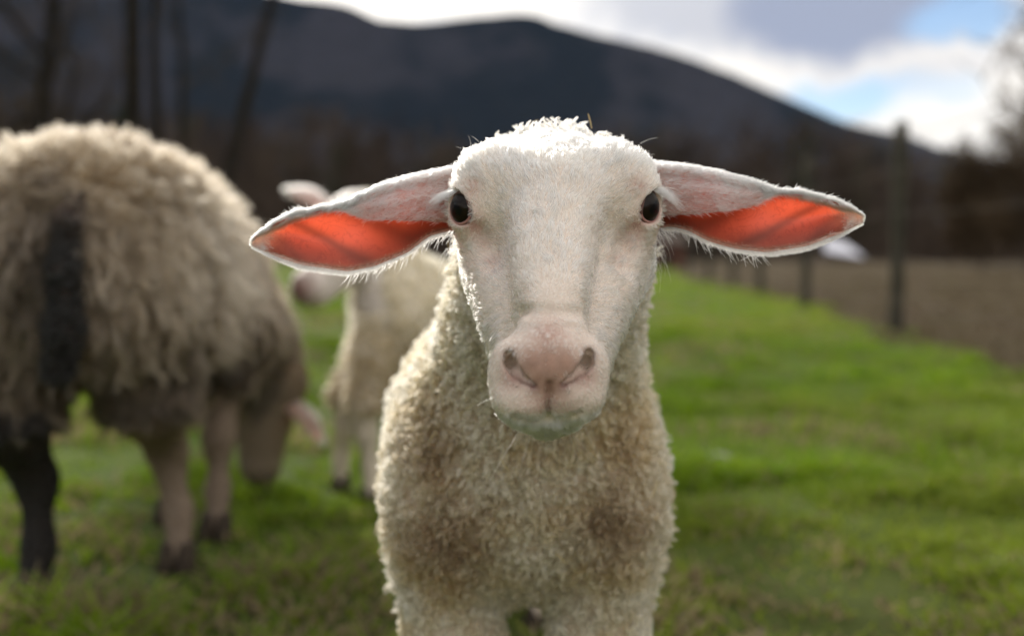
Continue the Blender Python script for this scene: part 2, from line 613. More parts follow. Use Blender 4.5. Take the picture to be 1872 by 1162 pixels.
# ---- haze
HZ = True
if HZ:
    m, t = material('air')
    vol = t.n('ShaderNodeVolumePrincipled', {'Color': rgb(0.36, 0.53, 1.0), 'Density': 0.00002, 'Anisotropy': 0.0})
    t.n('ShaderNodeOutputMaterial', {'Volume': vol.outputs[0]})
    x0, x1, y0, y1, z0, z1 = -2700, 2700, -120, 2700, -2.5, 420
    hv = [(x, y, z) for x in (x0, x1) for y in (y0, y1) for z in (z0, z1)]
    hf = [(0, 1, 3, 2), (4, 6, 7, 5), (0, 4, 5, 1), (2, 3, 7, 6), (0, 2, 6, 4), (1, 5, 7, 3)]
    tag(mesh_obj('haze', hv, hf, m, smooth=False), 'thin blue air between the pasture and the mountain', kind='stuff')


# ---- grass
m, t = material('grass_blade')
at = t.n('ShaderNodeAttribute', attribute_name='col')
d = t.n('ShaderNodeBsdfDiffuse', {0: at.outputs['Color']})
tr = t.n('ShaderNodeBsdfTranslucent', {0: at.outputs['Color']})
mx = t.n('ShaderNodeMixShader', {0: 0.5, 1: d.outputs[0], 2: tr.outputs[0]})
gl = t.n('ShaderNodeBsdfGlossy', {0: rgb(1, 1, 1), 'Roughness': 0.35})
fr = t.n('ShaderNodeMixShader', {0: 0.025, 1: mx.outputs[0], 2: gl.outputs[0]})
t.n('ShaderNodeOutputMaterial', {0: fr.outputs[0]})
M_GRASS = m


def blades(name, N, rmin, rmax, az0, az1, side, label):
    r = rmin * (rmax / rmin) ** rng.random(N)
    az = az0 + (az1 - az0) * rng.random(N)
    x, y = r * np.sin(az), r * np.cos(az)
    p0 = np.stack([x, y, 0 * x], 1)
    e = x - fence_x(y) + (fbm(p0 + 31, 1.6, 3, 41) - 0.5) * 1.5
    tuft = fbm(p0 + 11, 5.0, 3, 23)
    bare = fbm(p0 + 77, 1.4, 3, 29)
    if side == 'green':
        keep = (e < 0.05) & (rng.random(N) < np.clip((0.66 - bare) * 6, 0.30, 1)) & (rng.random(N) < np.clip((tuft - 0.30) * 3.2, 0.10, 1))
    else:
        keep = (e > -0.1) & (rng.random(N) < 0.6)
    x, y, r, tuft, bare, p0 = x[keep], y[keep], r[keep], tuft[keep], bare[keep], p0[keep]
    n = len(x)
    h = (0.016 + 0.150 * np.clip(tuft - 0.2, 0, 1) ** 2.0 * (0.5 + rng.random(n))) * (1.0 if side == 'green' else 1.15)
    th = rng.random(n) * 2 * np.pi
    lean = 0.25 + 0.9 * rng.random(n)
    z0 = ground_z(x, y) - 0.004
    s = np.linspace(0, 1, 4)
    pts = np.zeros((n, 4, 3))
    for k, a in enumerate(s):
        pts[:, k, 0] = x + np.cos(th) * lean * h * a ** 1.8
        pts[:, k, 1] = y + np.sin(th) * lean * h * a ** 1.8
        pts[:, k, 2] = z0 + h * (a - 0.25 * lean * a * a)
    wd = (0.0015 + 0.0011 * rng.random(n)) * (1 + r / 5.0)
    rad = wd[:, None] * np.array([0.9, 1.0, 0.7, 0.15])
    k = rng.random((n, 1))
    big = fbm(p0 + 5, 0.6, 3, 53)[:, None]
    if side == 'green':
        c = (1 - k) * np.array([0.085, 0.180, 0.004]) + k * np.array([0.230, 0.330, 0.010])
        c = c * (0.36 + 1.5 * big) * (0.7 + 0.6 * tuft[:, None])
        yl = np.clip((big - 0.5) * 3, 0, 0.6)
        c = c * (1 - yl) + yl * np.array([0.19, 0.195, 0.028])
        dryb = rng.random(n) < 0.06 + 0.5 * np.clip((bare - 0.50) * 6, 0, 1)
        c[dryb] = np.array([0.33, 0.26, 0.14]) * (0.5 + 0.7 * rng.random((dryb.sum(), 1)))
    else:
        c = (1 - k) * np.array([0.068, 0.048, 0.026]) + k * np.array([0.115, 0.090, 0.044])
    tag(fur_obj(name, pts, rad, c, M_GRASS), label, 'grass', kind='stuff')


blades('grass', 420000, 0.75, 42, R(-44), R(44), 'green', 'short bright green pasture grass under the sheep')
blades('dry_grass', 50000, 3.0, 45, R(2), R(46), 'dry', 'short dry brown grass in the field beyond the fence')


# ---- bare trees
M_BARK = simple_mat('bark', (0.012, 0.010, 0.009), 0.9, 9.0, (0.030, 0.024, 0.019), bump=0.6, spec=0.1)
m, t = material('twig')
at = t.n('ShaderNodeAttribute', attribute_name='col')
d = t.n('ShaderNodeBsdfDiffuse', {0: at.outputs['Color']})
t.n('ShaderNodeOutputMaterial', {0: d.outputs[0]})
M_TWIG = m


M_BROWN_BARK = simple_mat('brown_bark', (0.075, 0.056, 0.040), 0.9, 9.0, (0.11, 0.085, 0.06), bump=0.6, spec=0.1)


def wobble_line(a, d, L, n, rg, curl=0.25, up=0.0):
    pts = [np.array(a, float)]
    d = np.array(d, float)
    for _ in range(n - 1):
        d = unit(d + rg.normal(0, curl, 3) / math.sqrt(n) + np.array([0, 0, up / n]))
        pts.append(pts[-1] + d * L / (n - 1))
    return np.array(pts)


def tube_mesh(lines, sides=7):
    V, Fc = [], []
    for pts, rad in lines:
        n = len(pts)
        base = len(V)
        tg = unit(np.gradient(pts, axis=0))
        a = unit(np.cross(tg, np.array([0.31, 0.95, 0.05])))
        b = np.cross(tg, a)
        for i in range(n):
            for s in range(sides):
                an = 2 * math.pi * s / sides
                V.append(pts[i] + rad[i] * (math.cos(an) * a[i] + math.sin(an) * b[i]))
        for i in range(n - 1):
            for s in range(sides):
                s2 = (s + 1) % sides
                Fc.append((base + i * sides + s, base + i * sides + s2, base + (i + 1) * sides + s2, base + (i + 1) * sides + s))
        V.append(pts[-1])
        for s in range(sides):
            Fc.append((base + (n - 1) * sides + s, base + (n - 1) * sides + (s + 1) % sides, len(V) - 1))
    return np.array(V), Fc


def bare_tree(name, base, H, r0, lean, label, limbs=8, twigs=30, first=0.35, col=(0.075, 0.058, 0.044), seed=1, spread=0.45, group=None, twr=0.006, bark=None):
    rg = np.random.default_rng(seed)
    root = empty(name, base)
    tag(root, label, 'tree', group)
    d = unit(np.array([lean[0], lean[1], 1.0]))
    tr_ = wobble_line(np.array(base) - [0, 0, 0.1], d, H * 0.92, 12, rg, 0.16, 0.15)
    f = np.linspace(0, 1, 12)
    rad = r0 * (1 - 0.82 * f) * (1 + 0.7 * np.exp(-f * 22))
    lines = [(tr_, rad)]
    tw, twrad = [], []
    for i in range(limbs):
        s = first + (0.97 - first) * (i + rg.random() * 0.8) / limbs
        k = min(int(s * 11), 10)
        p0 = tr_[k] + (tr_[k + 1] - tr_[k]) * (s * 11 - k)
        an = rg.random() * 2 * math.pi
        ln = H * spread * (1.15 - 0.75 * s) * (0.6 + 0.6 * rg.random())
        lb = wobble_line(p0, unit(np.array([math.cos(an), math.sin(an), 0.55 + 0.5 * rg.random()])), ln, 7, rg, 0.5, 0.5)
        lr = r0 * (1 - 0.8 * s) * 0.55 * np.linspace(1, 0.2, 7)
        lines.append((lb, lr))
        for _ in range(twigs):
            u_ = 0.2 + 0.8 * rg.random()
            kk = min(int(u_ * 6), 5)
            q0 = lb[kk] + (lb[kk + 1] - lb[kk]) * (u_ * 6 - kk)
            dd = unit((lb[kk + 1] - lb[kk]) / max(ln, 0.1) * 5 + rg.normal(0, 0.8, 3) + [0, 0, 0.35])
            l2 = ln * 0.42 * (0.4 + rg.random())
            tl = wobble_line(q0, dd, l2, 6, rg, 0.5, 0.3)
            tw.append(tl)
            twrad.append(twr * np.linspace(1.3, 0.35, 6))
            for _ in range(2):
                kk = rg.integers(1, 5)
                tw.append(wobble_line(tl[kk], unit(tl[kk + 1] - tl[kk] + rg.normal(0, 0.025 * l2 * 6, 3)), l2 * 0.55, 6, rg, 0.5, 0.2))
                twrad.append(twr * 0.7 * np.linspace(1, 0.35, 6))
    V, Fc = tube_mesh(lines)
    mesh_obj('trunk', V, Fc, bark or M_BARK, root)
    tw = np.array(tw)
    cc = np.array(col) * (0.75 + 0.5 * rg.random((len(tw), 1)))
    fur_obj('crown', tw, np.array(twrad), cc, M_TWIG, root)
    return root


def gnd(px, Y):
    x = (px - 936) / F_PX * Y
    return (x, Y, float(ground_z(np.array([x]), np.array([Y]))[0]))


LG = 'bare trees on the left behind the ewe'
bare_tree('bare_tree', gnd(262, 13.0), 8.6, 0.145, (-0.035, 0), 'straight dark bare trunk, thickest of those behind the ewe', 7, 22, 0.5, seed=3, group=LG)
bare_tree('bare_tree', gnd(302, 15.5), 9.5, 0.105, (0.01, 0), 'thin straight bare trunk between the thickest one and the leaning one', 7, 22, 0.5, seed=4, group=LG)
bare_tree('bare_tree', gnd(345, 19.0), 10.0, 0.085, (0.01, 0.02), 'faint slim brown trunk just left of the leaning dark one', 7, 22, 0.35, seed=5, group=LG)
bare_tree('bare_tree', gnd(374, 14.0), 9.0, 0.115, (0.115, 0), 'dark bare trunk leaning right, rightmost of those behind the ewe', 7, 22, 0.55, seed=6, group=LG)
bare_tree('bare_tree', gnd(84, 14.0), 7.0, 0.14, (0.03, 0), 'low forked bare tree with slanting limbs behind the ewe\'s rump', 9, 28, 0.25, seed=18, group=LG, spread=0.6)
bare_tree('bare_tree', gnd(-60, 16.0), 7.5, 0.11, (0.06, 0), 'brown bushy bare tree cut off by the left edge', 12, 40, 0.15, seed=8, group=LG, spread=0.6, col=(0.085, 0.062, 0.045))
RG = 'bare trees on the right beyond the brown field'
bare_tree('bare_tree', gnd(1925, 15.0), 6.2, 0.10, (0.0, 0), 'pale twigged tree reaching into the sky at the upper right corner', 14, 34, 0.3, seed=9, group=RG, spread=0.62, col=(0.20, 0.155, 0.11), twr=0.015, bark=M_BROWN_BARK)
bare_tree('bare_shrub', gnd(1795, 27.0), 3.2, 0.035, (0.0, 0), 'rounded brown bare shrub against the bright sky, left of the taller one', 30, 44, 0.03, seed=10, group=RG, spread=0.62, col=(0.10, 0.072, 0.045), twr=0.010, bark=M_BROWN_BARK)
bare_tree('bare_shrub', gnd(1880, 25.0), 3.9, 0.04, (0.0, 0), 'taller brown bare shrub at the right edge of the brown field', 34, 46, 0.03, seed=12, group=RG, spread=0.62, col=(0.10, 0.072, 0.045), twr=0.010, bark=M_BROWN_BARK)


def woods():
    rg = np.random.default_rng(77)
    pts, rad, col = [], [], []
    for i in range(520):
        Y = 44 + 70 * rg.random() ** 1.3
        X = (rg.random() * 2 - 1) * (0.62 * Y + 8)
        pxc = 936 + X / Y * F_PX
        top = np.interp(pxc, [-200, 150, 420, 560, 700, 850, 1200, 1450, 1600, 1700, 1760, 1872, 2200], [170, 190, 225, 205, 225, 255, 235, 225, 240, 262, 285, 280, 250])
        H = (CAM_Z + (455 - top) / F_PX * Y) * (0.62 + 0.42 * rg.random())
        b = np.array([X, Y, -0.1])
        tone = np.array([0.072, 0.055, 0.043]) * (0.6 + 0.8 * rg.random())
        if rg.random() < 0.08:
            tone = np.array([0.03, 0.042, 0.022])
        tl = wobble_line(b, unit(np.array([rg.normal(0, 0.06), 0, 1])), H * 0.95, 6, rg, 0.12, 0.1)
        pts.append(tl)
        rad.append(0.008 * H * np.linspace(1.3, 0.2, 6))
        col.append(tone)
        for _ in range(26):
            u_ = 0.06 + 0.9 * rg.random()
            k = min(int(u_ * 5), 4)
            q0 = tl[k] + (tl[k + 1] - tl[k]) * (u_ * 5 - k)
            an = rg.random() * 6.283
            L = H * 0.33 * (1.1 - 0.6 * u_) * (0.5 + rg.random())
            bl = wobble_line(q0, unit(np.array([math.cos(an), math.sin(an), 0.6 + 0.5 * rg.random()])), L, 6, rg, 0.5, 0.4)
            pts.append(bl)
            rad.append(0.0042 * H * np.linspace(1.2, 0.35, 6))
            col.append(tone)
            for _ in range(3):
                kk = rg.integers(1, 5)
                pts.append(wobble_line(bl[kk], unit(bl[kk + 1] - bl[kk] + rg.normal(0, 0.09 * L, 3)), L * 0.6, 6, rg, 0.5, 0.3))
                rad.append(0.003 * H * np.linspace(1.1, 0.4, 6))
                col.append(tone * (0.8 + 0.5 * rg.random()))
    for i in range(9000):                                   # undergrowth
        Y = 42 + 26 * rg.random()
        X = (rg.random() * 2 - 1) * (0.60 * Y + 6)
        h = 0.8 + 2.2 * rg.random() ** 1.5
        pts.append(wobble_line(np.array([X, Y, -0.1]), unit(np.array([rg.normal(0, .35), rg.normal(0, .35), 1])), h, 6, rg, 0.5, 0.1))
        rad.append(0.022 * np.linspace(1.2, 0.4, 6))
        col.append(np.array([0.075, 0.056, 0.042]) * (0.6 + 0.7 * rg.random()))
    tag(fur_obj('woods', np.array(pts), np.array(rad), np.array(col), M_TWIG), 'brown leafless wood along the foot of the mountain', 'woods', kind='stuff')


woods()

# ---- fence
M_POST = simple_mat('weathered_post', (0.070, 0.062, 0.045), 0.9, 7.0, (0.040, 0.038, 0.028), bump=0.5, spec=0.15)
M_WIRE = simple_mat('rusty_wire', (0.12, 0.10, 0.085), 0.8, spec=0.1)
posts = [(2.50, 4.3, 0.0), (2.625, 6.80, 0.008), (2.76, 9.35, 0.0), (3.00, 12.0, -0.02), (3.46, 15.6, 0.015), (3.95, 20.0, 0.0), (4.5, 25.5, 0.02), (5.1, 31.0, 0.0)]
fence = empty('fence', (2.625, 6.8, 0))
tag(fence, 'wooden post and wire fence between the grass and the brown field', 'fence')
tops = []
for i, (x, y, ln) in enumerate(posts):
    z0 = float(ground_z(np.array([x]), np.array([y]))[0])
    H = 1.40 + (0.0 if i == 1 else rng.normal(0, 0.03))
    f = np.linspace(0, 1, 9)
    line = np.stack([x + ln * f * H + 0.004 * np.sin(f * 5 + i), y + 0 * f, z0 - 0.1 + (H + 0.1) * f], 1)
    r_ = 0.047 * (1 + 0.10 * np.sin(f * 9 + i)) * (1.06 - 0.12 * f)
    line = np.concatenate([line, line[-1:] + [[0, 0, 0.012]]])
    r_ = np.append(r_, 0.03)
    V, Fc = tube_mesh([(line, r_)], 12)
    mesh_obj('post', V, Fc, M_POST, fence)
    tops.append((x, y, z0, ln))
for hgt in (0.22, 0.5, 0.8, 1.08, 1.3):
    line = []
    for i in range(len(tops) - 1):
        a, b = tops[i], tops[i + 1]
        for s in np.linspace(0, 1, 5)[:(5 if i == len(tops) - 2 else 4)]:
            sag = -0.025 * 4 * s * (1 - s)
            line.append([(a[0] + a[3] * hgt) * (1 - s) + (b[0] + b[3] * hgt) * s - 0.05, a[1] * (1 - s) + b[1] * s, (a[2] * (1 - s) + b[2] * s) + hgt + sag])
    line = np.array(line)
    V, Fc = tube_mesh([(line, np.full(len(line), 0.0024))], 5)
    mesh_obj('wire', V, Fc, M_WIRE, fence)


# ---- far shelters
def box(cx, cy, cz, sx, sy, sz):
    v = [(cx + a * sx / 2, cy + b * sy / 2, cz + c * sz / 2) for a in (-1, 1) for b in (-1, 1) for c in (-1, 1)]
    return v, [(0, 1, 3, 2), (4, 6, 7, 5), (0, 4, 5, 1), (2, 3, 7, 6), (0, 2, 6, 4), (1, 5, 7, 3)]


def bevel(o, wd):
    md = o.modifiers.new('bevel', 'BEVEL')
    md.width = wd
    md.segments = 2
    return o


M_TIN = simple_mat('pale_sheet_roof', (0.72, 0.72, 0.78), 0.45, 1.5, (0.6, 0.6, 0.68))
M_DARKBOARD = simple_mat('dark_boards', (0.05, 0.035, 0.028), 0.85, 3.0, (0.075, 0.05, 0.035))
M_RUST = simple_mat('rust_brown_boards', (0.16, 0.055, 0.032), 0.8, 3.0, (0.10, 0.04, 0.028))
Ys = 36.0
b0 = P(1497, 470, Ys)
b1 = P(1566, 470, Ys)
tp = P(1525, 434, Ys)[2]
sh = empty('field_shelter', ((b0[0] + b1[0]) / 2, Ys, 0.0))
tag(sh, 'low shelter with a pale sheet roof in front of the far wood', 'shelter')
W = b1[0] - b0[0]
cx = sh.location.x
zb = b0[2]
rv = [(cx - W * .52, Ys - .7, zb + .20), (cx + W * .52, Ys - .7, zb - 0.02), (cx + W * .40, Ys + .9, tp - .22), (cx - W * .18, Ys + .9, tp)]
rv += [(a, b, c_ + 0.04) for a, b, c_ in rv]
mesh_obj('roof', rv, [(3, 2, 1, 0), (4, 5, 6, 7), (0, 1, 5, 4), (1, 2, 6, 5), (2, 3, 7, 6), (3, 0, 4, 7)], M_TIN, sh, smooth=False)
v_, f_ = box(cx + .02, Ys + .2, zb / 2 - 0.06, W * .86, 1.2, max(zb - 0.02, 0.1))
bevel(mesh_obj('wall', v_, f_, M_DARKBOARD, sh, smooth=False), 0.02)
for sx in (-.46, .46):
    v_, f_ = box(cx + sx * W, Ys - .62, (zb - .03) / 2 - 0.02, .07, .07, zb)
    bevel(mesh_obj('post', v_, f_, M_DARKBOARD, sh, smooth=False), 0.01)

Yb = 30.0
c0 = P(1190, 488, Yb)
hut = empty('hut', (c0[0], Yb, 0))
tag(hut, 'small rust brown hut at the far end of the pasture', 'hut')
HW, HH = 1.7, 0.72
v_, f_ = box(c0[0], Yb, HH / 2 - 0.05, HW, 1.4, HH)
bevel(mesh_obj('wall', v_, f_, M_RUST, hut, smooth=False), 0.02)
rv = [(c0[0] - HW * .56, Yb - .85, HH - .03), (c0[0] + HW * .56, Yb - .85, HH - .03), (c0[0] + HW * .56, Yb, HH + .28), (c0[0] - HW * .56, Yb, HH + .28),
      (c0[0] + HW * .56, Yb + .85, HH - .03), (c0[0] - HW * .56, Yb + .85, HH - .03)]
rv += [(a, b, c_ + 0.05) for a, b, c_ in rv]
mesh_obj('roof', rv, [(0, 3, 2, 1), (3, 5, 4, 2), (6, 7, 8, 9), (9, 8, 10, 11), (0, 1, 7, 6), (4, 5, 11, 10), (1, 2, 8, 7), (2, 4, 10, 8), (0, 6, 9, 3), (3, 9, 11, 5)], M_DARKBOARD, hut, smooth=False)
v_, f_ = box(c0[0] + .35, Yb - .705, .28, .5, .03, .5)
bevel(mesh_obj('door', v_, f_, M_DARKBOARD, hut, smooth=False), 0.008)

# ---- one pale stone in the grass
M_STONE = simple_mat('pale_stone', (0.42, 0.38, 0.35), 0.85, 30, (0.3, 0.27, 0.25), bump=0.5)
sc_ = P(1314, 846, 2.55)
th_ = np.linspace(0, 2 * np.pi, 20, endpoint=False)
V, Fc = [], []
for i in range(9):
    ph = math.pi * (i + 0.5) / 9
    for a in th_:
        d_ = np.array([math.sin(ph) * math.cos(a), math.sin(ph) * math.sin(a), math.cos(ph)])
        k_ = 1 + 0.35 * (float(fbm((d_ + 5)[None], 1.6, 2, 3)[0]) - 0.5)
        V.append(np.array([sc_[0], 2.55, 0.012]) + d_ * k_ * [0.036, 0.028, 0.022])
for i in range(8):
    for s in range(20):
        Fc.append((i * 20 + s, (i + 1) * 20 + s, (i + 1) * 20 + (s + 1) % 20, i * 20 + (s + 1) % 20))
Fc += [tuple(range(19, -1, -1))[::-1], tuple(range(160, 180))[::-1]]
tag(mesh_obj('stone', V, Fc, M_STONE), 'small pale stone lying in the grass right of the lamb', 'stone')

# ================================================================== THE LAMB IN FRONT
def smoothstep(a, b, x):
    t_ = np.clip((x - a) / (b - a), 0, 1)
    return t_ * t_ * (3 - 2 * t_)


def xm(Y):
    return 0.021 + (Y - 0.57) * 0.0733


def L(u_, Y, Z):
    return np.array([xm(Y) + u_, Y, Z])


def zpy(py, Y):
    return P(936, py, Y)[2]


lamb = empty('lamb', (0.0, 0.9, 0.0))
tag(lamb, 'white lamb facing the camera with wide red glowing ears', 'lamb', 'sheep on the pasture')

B = Body()
H_ = 1                                                     # group id of the head
B.ell(L(0, 0.714, 0.590), (0.064, 0.062, 0.051), 0.02, grp=H_)
for s in (-1, 1):
    B.ell(L(s * 0.0455, 0.679, 0.606), (0.0225, 0.0225, 0.0205), 0.022, grp=H_)
B.cone(L(0, 0.668, 0.588), L(0, 0.5925, 0.5110), 0.0350, 0.0250, 0.018, grp=H_)
for s in (-1, 1):
    B.cone(L(s * 0.036, 0.708, 0.548), L(s * 0.013, 0.606, 0.475), 0.0325, 0.0150, 0.022, grp=H_)
    B.cone(L(s * 0.048, 0.680, 0.566), L(s * 0.022, 0.612, 0.503), 0.0155, 0.0130, 0.022, grp=H_)   # cheek bone
B.cone(L(0, 0.700, 0.520), L(0, 0.593, 0.4665), 0.034, 0.0155, 0.015, grp=H_)                        # lower jaw
B.ell(L(0, 0.589, 0.489), (0.0325, 0.0330, 0.0300), 0.012, grp=H_)                                    # muzzle
for s in (-1, 1):
    B.ell(L(s * 0.0140, 0.5735, 0.4755), (0.0180, 0.0180, 0.0155), 0.008, grp=H_)                     # upper lip
    B.ell(L(s * 0.0235, 0.5780, 0.4930), (0.0120, 0.0150, 0.0170), 0.008, grp=H_)                     # wings of the nose
B.ell(L(0, 0.5875, 0.4600), (0.0165, 0.0125, 0.0070), 0.012, grp=H_)                                    # lower lip
B.ell(L(0, 0.5670, 0.4960), (0.0190, 0.0135, 0.0150), 0.010, grp=H_)
for s in (-1, 1):
    B.cone(L(s * 0.0510, 0.638, 0.560), L(s * 0.0400, 0.600, 0.516), 0.0098, 0.0085, 0.034, sub=True, grp=H_)
EYE_C = [L(-0.0552, 0.6720, zpy(382, 0.6720)), L(0.0556, 0.6720, zpy(379.5, 0.6720))]
EYE_R = 0.0142
GAZE = []
for s, ec in zip((-1, 1), EYE_C):
    B.ell(ec + np.array([s * 0.0005, 0.001, 0.001]), (0.0168, 0.0172, 0.0182), 0.012, grp=H_)
    g = unit(np.array([s * 0.80, -0.60, 0.06]))
    hx = unit(np.cross(np.array([0, 0, 1.0]), g)) * (1 if s < 0 else -1)        # towards the rear corner of the eye
    if hx[1] < 0:
        hx = -hx
    hx = unit(hx + np.array([0, 0, 0.70]))
    vz = unit(np.cross(hx, g))
    GAZE.append((g, hx, vz))
# surface marks found on the head before the carving
def path(pts):
    return [B.hit(a, b) for a, b in pts]


nos = [path([(930, 650), (933, 666), (943, 681), (958, 695), (976, 706)]), path([(1078, 648), (1074, 664), (1063, 678), (1047, 692), (1030, 704)])]
mouth = path([(944, 758), (958, 764), (980, 768), (1002, 765), (1024, 768), (1046, 763), (1060, 757)])
phil = path([(1004, 702), (1003, 720), (1002, 740), (1002, 764)])
crease = path([(945, 573), (970, 569), (1003, 571), (1036, 569), (1062, 573)])
tear = [path([(873, 428), (890, 452), (900, 480)]), path([(1160, 428), (1143, 450), (1133, 478)])]
O_FLOW = B.hit(1006, 560)
EYE_SKIN = [B.hit(868, 418), B.hit(1163, 416)]
PINK = [(EYE_SKIN[0], 0.0075), (EYE_SKIN[1], 0.0075), (B.hit(878, 432), 0.011), (B.hit(1158, 430), 0.011), (B.hit(1003, 668), 0.020), (B.hit(1003, 712), 0.014), (B.hit(935, 690), 0.009), (B.hit(1070, 688), 0.009),
        (B.hit(1003, 735), 0.016), (B.hit(862, 340), 0.008), (B.hit(1168, 338), 0.008), (B.hit(1003, 612), 0.014), (B.hit(896, 470), 0.007), (B.hit(1135, 468), 0.007)]
NOSE_PAD = [(B.hit(1003, 665), 0.0125), (B.hit(975, 665), 0.010), (B.hit(1032, 663), 0.010), (B.hit(1003, 700), 0.008), (B.hit(985, 690), 0.007), (B.hit(1020, 690), 0.007)]
for (g, hx, vz), ec in zip(GAZE, EYE_C):
    B.ell(ec + g * 0.0140, (0.0149, 0.0106, 0.0125), 0.0022, sub=True, rot=(hx, vz, g), grp=H_)
for pts in nos:
    for (a, b), ra, rb in zip(zip(pts[:-1], pts[1:]), (0.0030, 0.0036, 0.0030, 0.0023), (0.0036, 0.0030, 0.0023, 0.0014)):
        for q_ in (0.0, 0.0028, 0.0056):
            B.cone(a + [0, q_, q_ * 0.1], b + [0, q_, q_ * 0.1], ra * (1 - 45 * q_), rb * (1 - 45 * q_), 0.0016, sub=True, grp=H_)
    B.cone(pts[1] + [0, 0.001, 0], pts[1] + [0, 0.016, 0.001], 0.0038, 0.0028, 0.002, sub=True, grp=H_)
    B.cone(pts[2] + [0, 0.001, 0], pts[1] + [0, 0.014, 0.000], 0.0034, 0.0026, 0.002, sub=True, grp=H_)
for a, b in zip(mouth[:-1], mouth[1:]):
    B.cone(a + [0, 0.0006, 0], b + [0, 0.0006, 0], 0.0021, 0.0021, 0.003, sub=True, grp=H_)
for a, b in zip(phil[:-1], phil[1:]):
    B.cone(a + [0, -0.0002, 0], b + [0, -0.0002, 0], 0.0017, 0.0017, 0.002, sub=True, grp=H_)
for a, b in zip(crease[:-1], crease[1:]):
    B.cone(a + [0, -0.0012, 0.0012], b + [0, -0.0012, 0.0012], 0.0020, 0.0020, 0.006, sub=True, grp=H_)
for tp_ in tear:
    for a, b in zip(tp_[:-1], tp_[1:]):
        B.cone(a + [0, -0.0035, 0], b + [0, -0.0025, 0], 0.0052, 0.0042, 0.008, sub=True, grp=H_)
# neck, trunk, legs
B.cone((0.034, 0.760, 0.562), (0.015, 0.900, 0.425), 0.067, 0.090, 0.03)
B.ell((0.012, 0.925, 0.365), (0.113, 0.135, 0.122), 0.05)
for s in (-1, 1):
    B.ell((0.012 + s * 0.070, 0.880, 0.330), (0.050, 0.060, 0.075), 0.04)
B.cone((0.000, 1.00, 0.375), (-0.030, 1.40, 0.365), 0.116, 0.110, 0.05)
LEGS = []
for s in (-1, 1):
    a = 0.012 + s * 0.066
    LEGS.append([(a, 0.890, 0.300), (a, 0.885, 0.205), (a, 0.880, 0.145), (a, 0.888, 0.075), (a, 0.880, 0.028)])
    b = -0.030 + s * 0.070
    LEGS.append([(b, 1.420, 0.330), (b, 1.405, 0.245), (b, 1.470, 0.165), (b, 1.462, 0.075), (b, 1.448, 0.028)])
for lg, rr in zip(LEGS, [(0.052, 0.040, 0.0235, 0.0165, 0.0180), (0.065, 0.042, 0.021, 0.0165, 0.0180)] * 2):
    for i in range(4):
        B.cone(lg[i], lg[i + 1], rr[i], rr[i + 1], 0.018)
B.cone((-0.035, 1.50, 0.42), (-0.038, 1.54, 0.29), 0.022, 0.014, 0.02)

xs = np.concatenate([np.arange(-0.27, -0.058, 0.007), np.arange(-0.058, 0.112, 0.0011), np.arange(0.112, 0.25, 0.007)])
ys = np.concatenate([np.arange(0.545, 0.625, 0.001), np.arange(0.625, 0.705, 0.0014), np.arange(0.705, 0.78, 0.003), np.arange(0.78, 1.60, 0.007)])
zs = np.concatenate([np.arange(0.0, 0.44, 0.006), np.arange(0.44, 0.53, 0.001), np.arange(0.53, 0.66, 0.0013)])
LV, LQ = B.mesh(xs, ys, zs, 1)
LN = vert_normals(LV, LQ)
# the two halves of the head are not quite alike
hd_ = smoothstep(0.80, 0.74, LV[:, 1]) * (LV[:, 2] > 0.44)
for c_, r_ in [(q_, 0.022) for q_ in EYE_C] + [(q_, 0.012) for pts_ in nos for q_ in pts_]:
    hd_ = hd_ * (1 - np.exp(-(np.linalg.norm(LV - c_, axis=1) / r_) ** 4))
LV = LV + LN * (hd_ * ((fbm(LV, 28, 2, 501) - 0.5) * 0.0050 + (fbm(LV, 95, 2, 502) - 0.5) * 0.0016))[:, None]
LN = vert_normals(LV, LQ)


def y_wool(p):
    """where the woolly coat starts behind the smooth face"""
    return np.interp(p[:, 2], [0.40, 0.44, 0.50, 0.56, 0.61, 0.625, 0.65], [0.69, 0.708, 0.738, 0.748, 0.745, 0.725, 0.700])


def is_face(p):
    u_ = np.abs(p[:, 0] - xm(p[:, 1]))
    return p[:, 1] < y_wool(p) + np.where((p[:, 2] > 0.62) & (u_ > 0.046), 0.03, 0.0)


def near(p, lst, fall=1.0):
    r_ = np.zeros(len(p))
    for c_, s_ in lst:
        r_ = np.maximum(r_, np.exp(-((np.linalg.norm(p - c_, axis=1) / (s_ * fall)) ** 2)))
    return r_


face = is_face(LV)
pk = near(LV, PINK)
npad = near(LV, NOSE_PAD)
inn = np.maximum(near(LV, [(q_, 0.0048) for pts in nos for q_ in pts[:3]]), near(LV, [(q_ + np.array([0, 0.002, 0]), 0.0036) for pts in nos for q_ in pts[3:]]) * 0.9)
lipm = near(LV, [(q_, 0.0026) for q_ in mouth] + [(0.5 * (q_ + r_), 0.0030) for q_, r_ in zip(mouth[:-1], mouth[1:])] + [(q_ * f_ + r_ * (1 - f_), 0.0021) for q_, r_ in zip(phil[:-1], phil[1:]) for f_ in (1, .66, .33)])
lidm = near(LV, [(c_, 0.0165) for c_ in EYE_C])
lid = near(LV, [(c_, 0.0185) for c_ in EYE_C])
colv = np.tile(np.array([0.46, 0.38, 0.28]), (len(LV), 1))
colv[face] = np.array([0.78, 0.67, 0.57])
f1 = (pk * face)[:, None]
colv = colv * (1 - f1) + f1 * np.array([0.55, 0.375, 0.31])
f1 = (npad * face * 0.9)[:, None]
nz_ = fbm(LV, 260, 3, 4)[:, None]
colv = colv * (1 - f1) + f1 * (np.array([0.40, 0.235, 0.17]) * (0.75 + 0.5 * nz_))
f1 = (inn * 0.9)[:, None]
colv = colv * (1 - f1) + f1 * np.array([0.13, 0.05, 0.042])
f1 = (lipm * face * 0.95)[:, None]
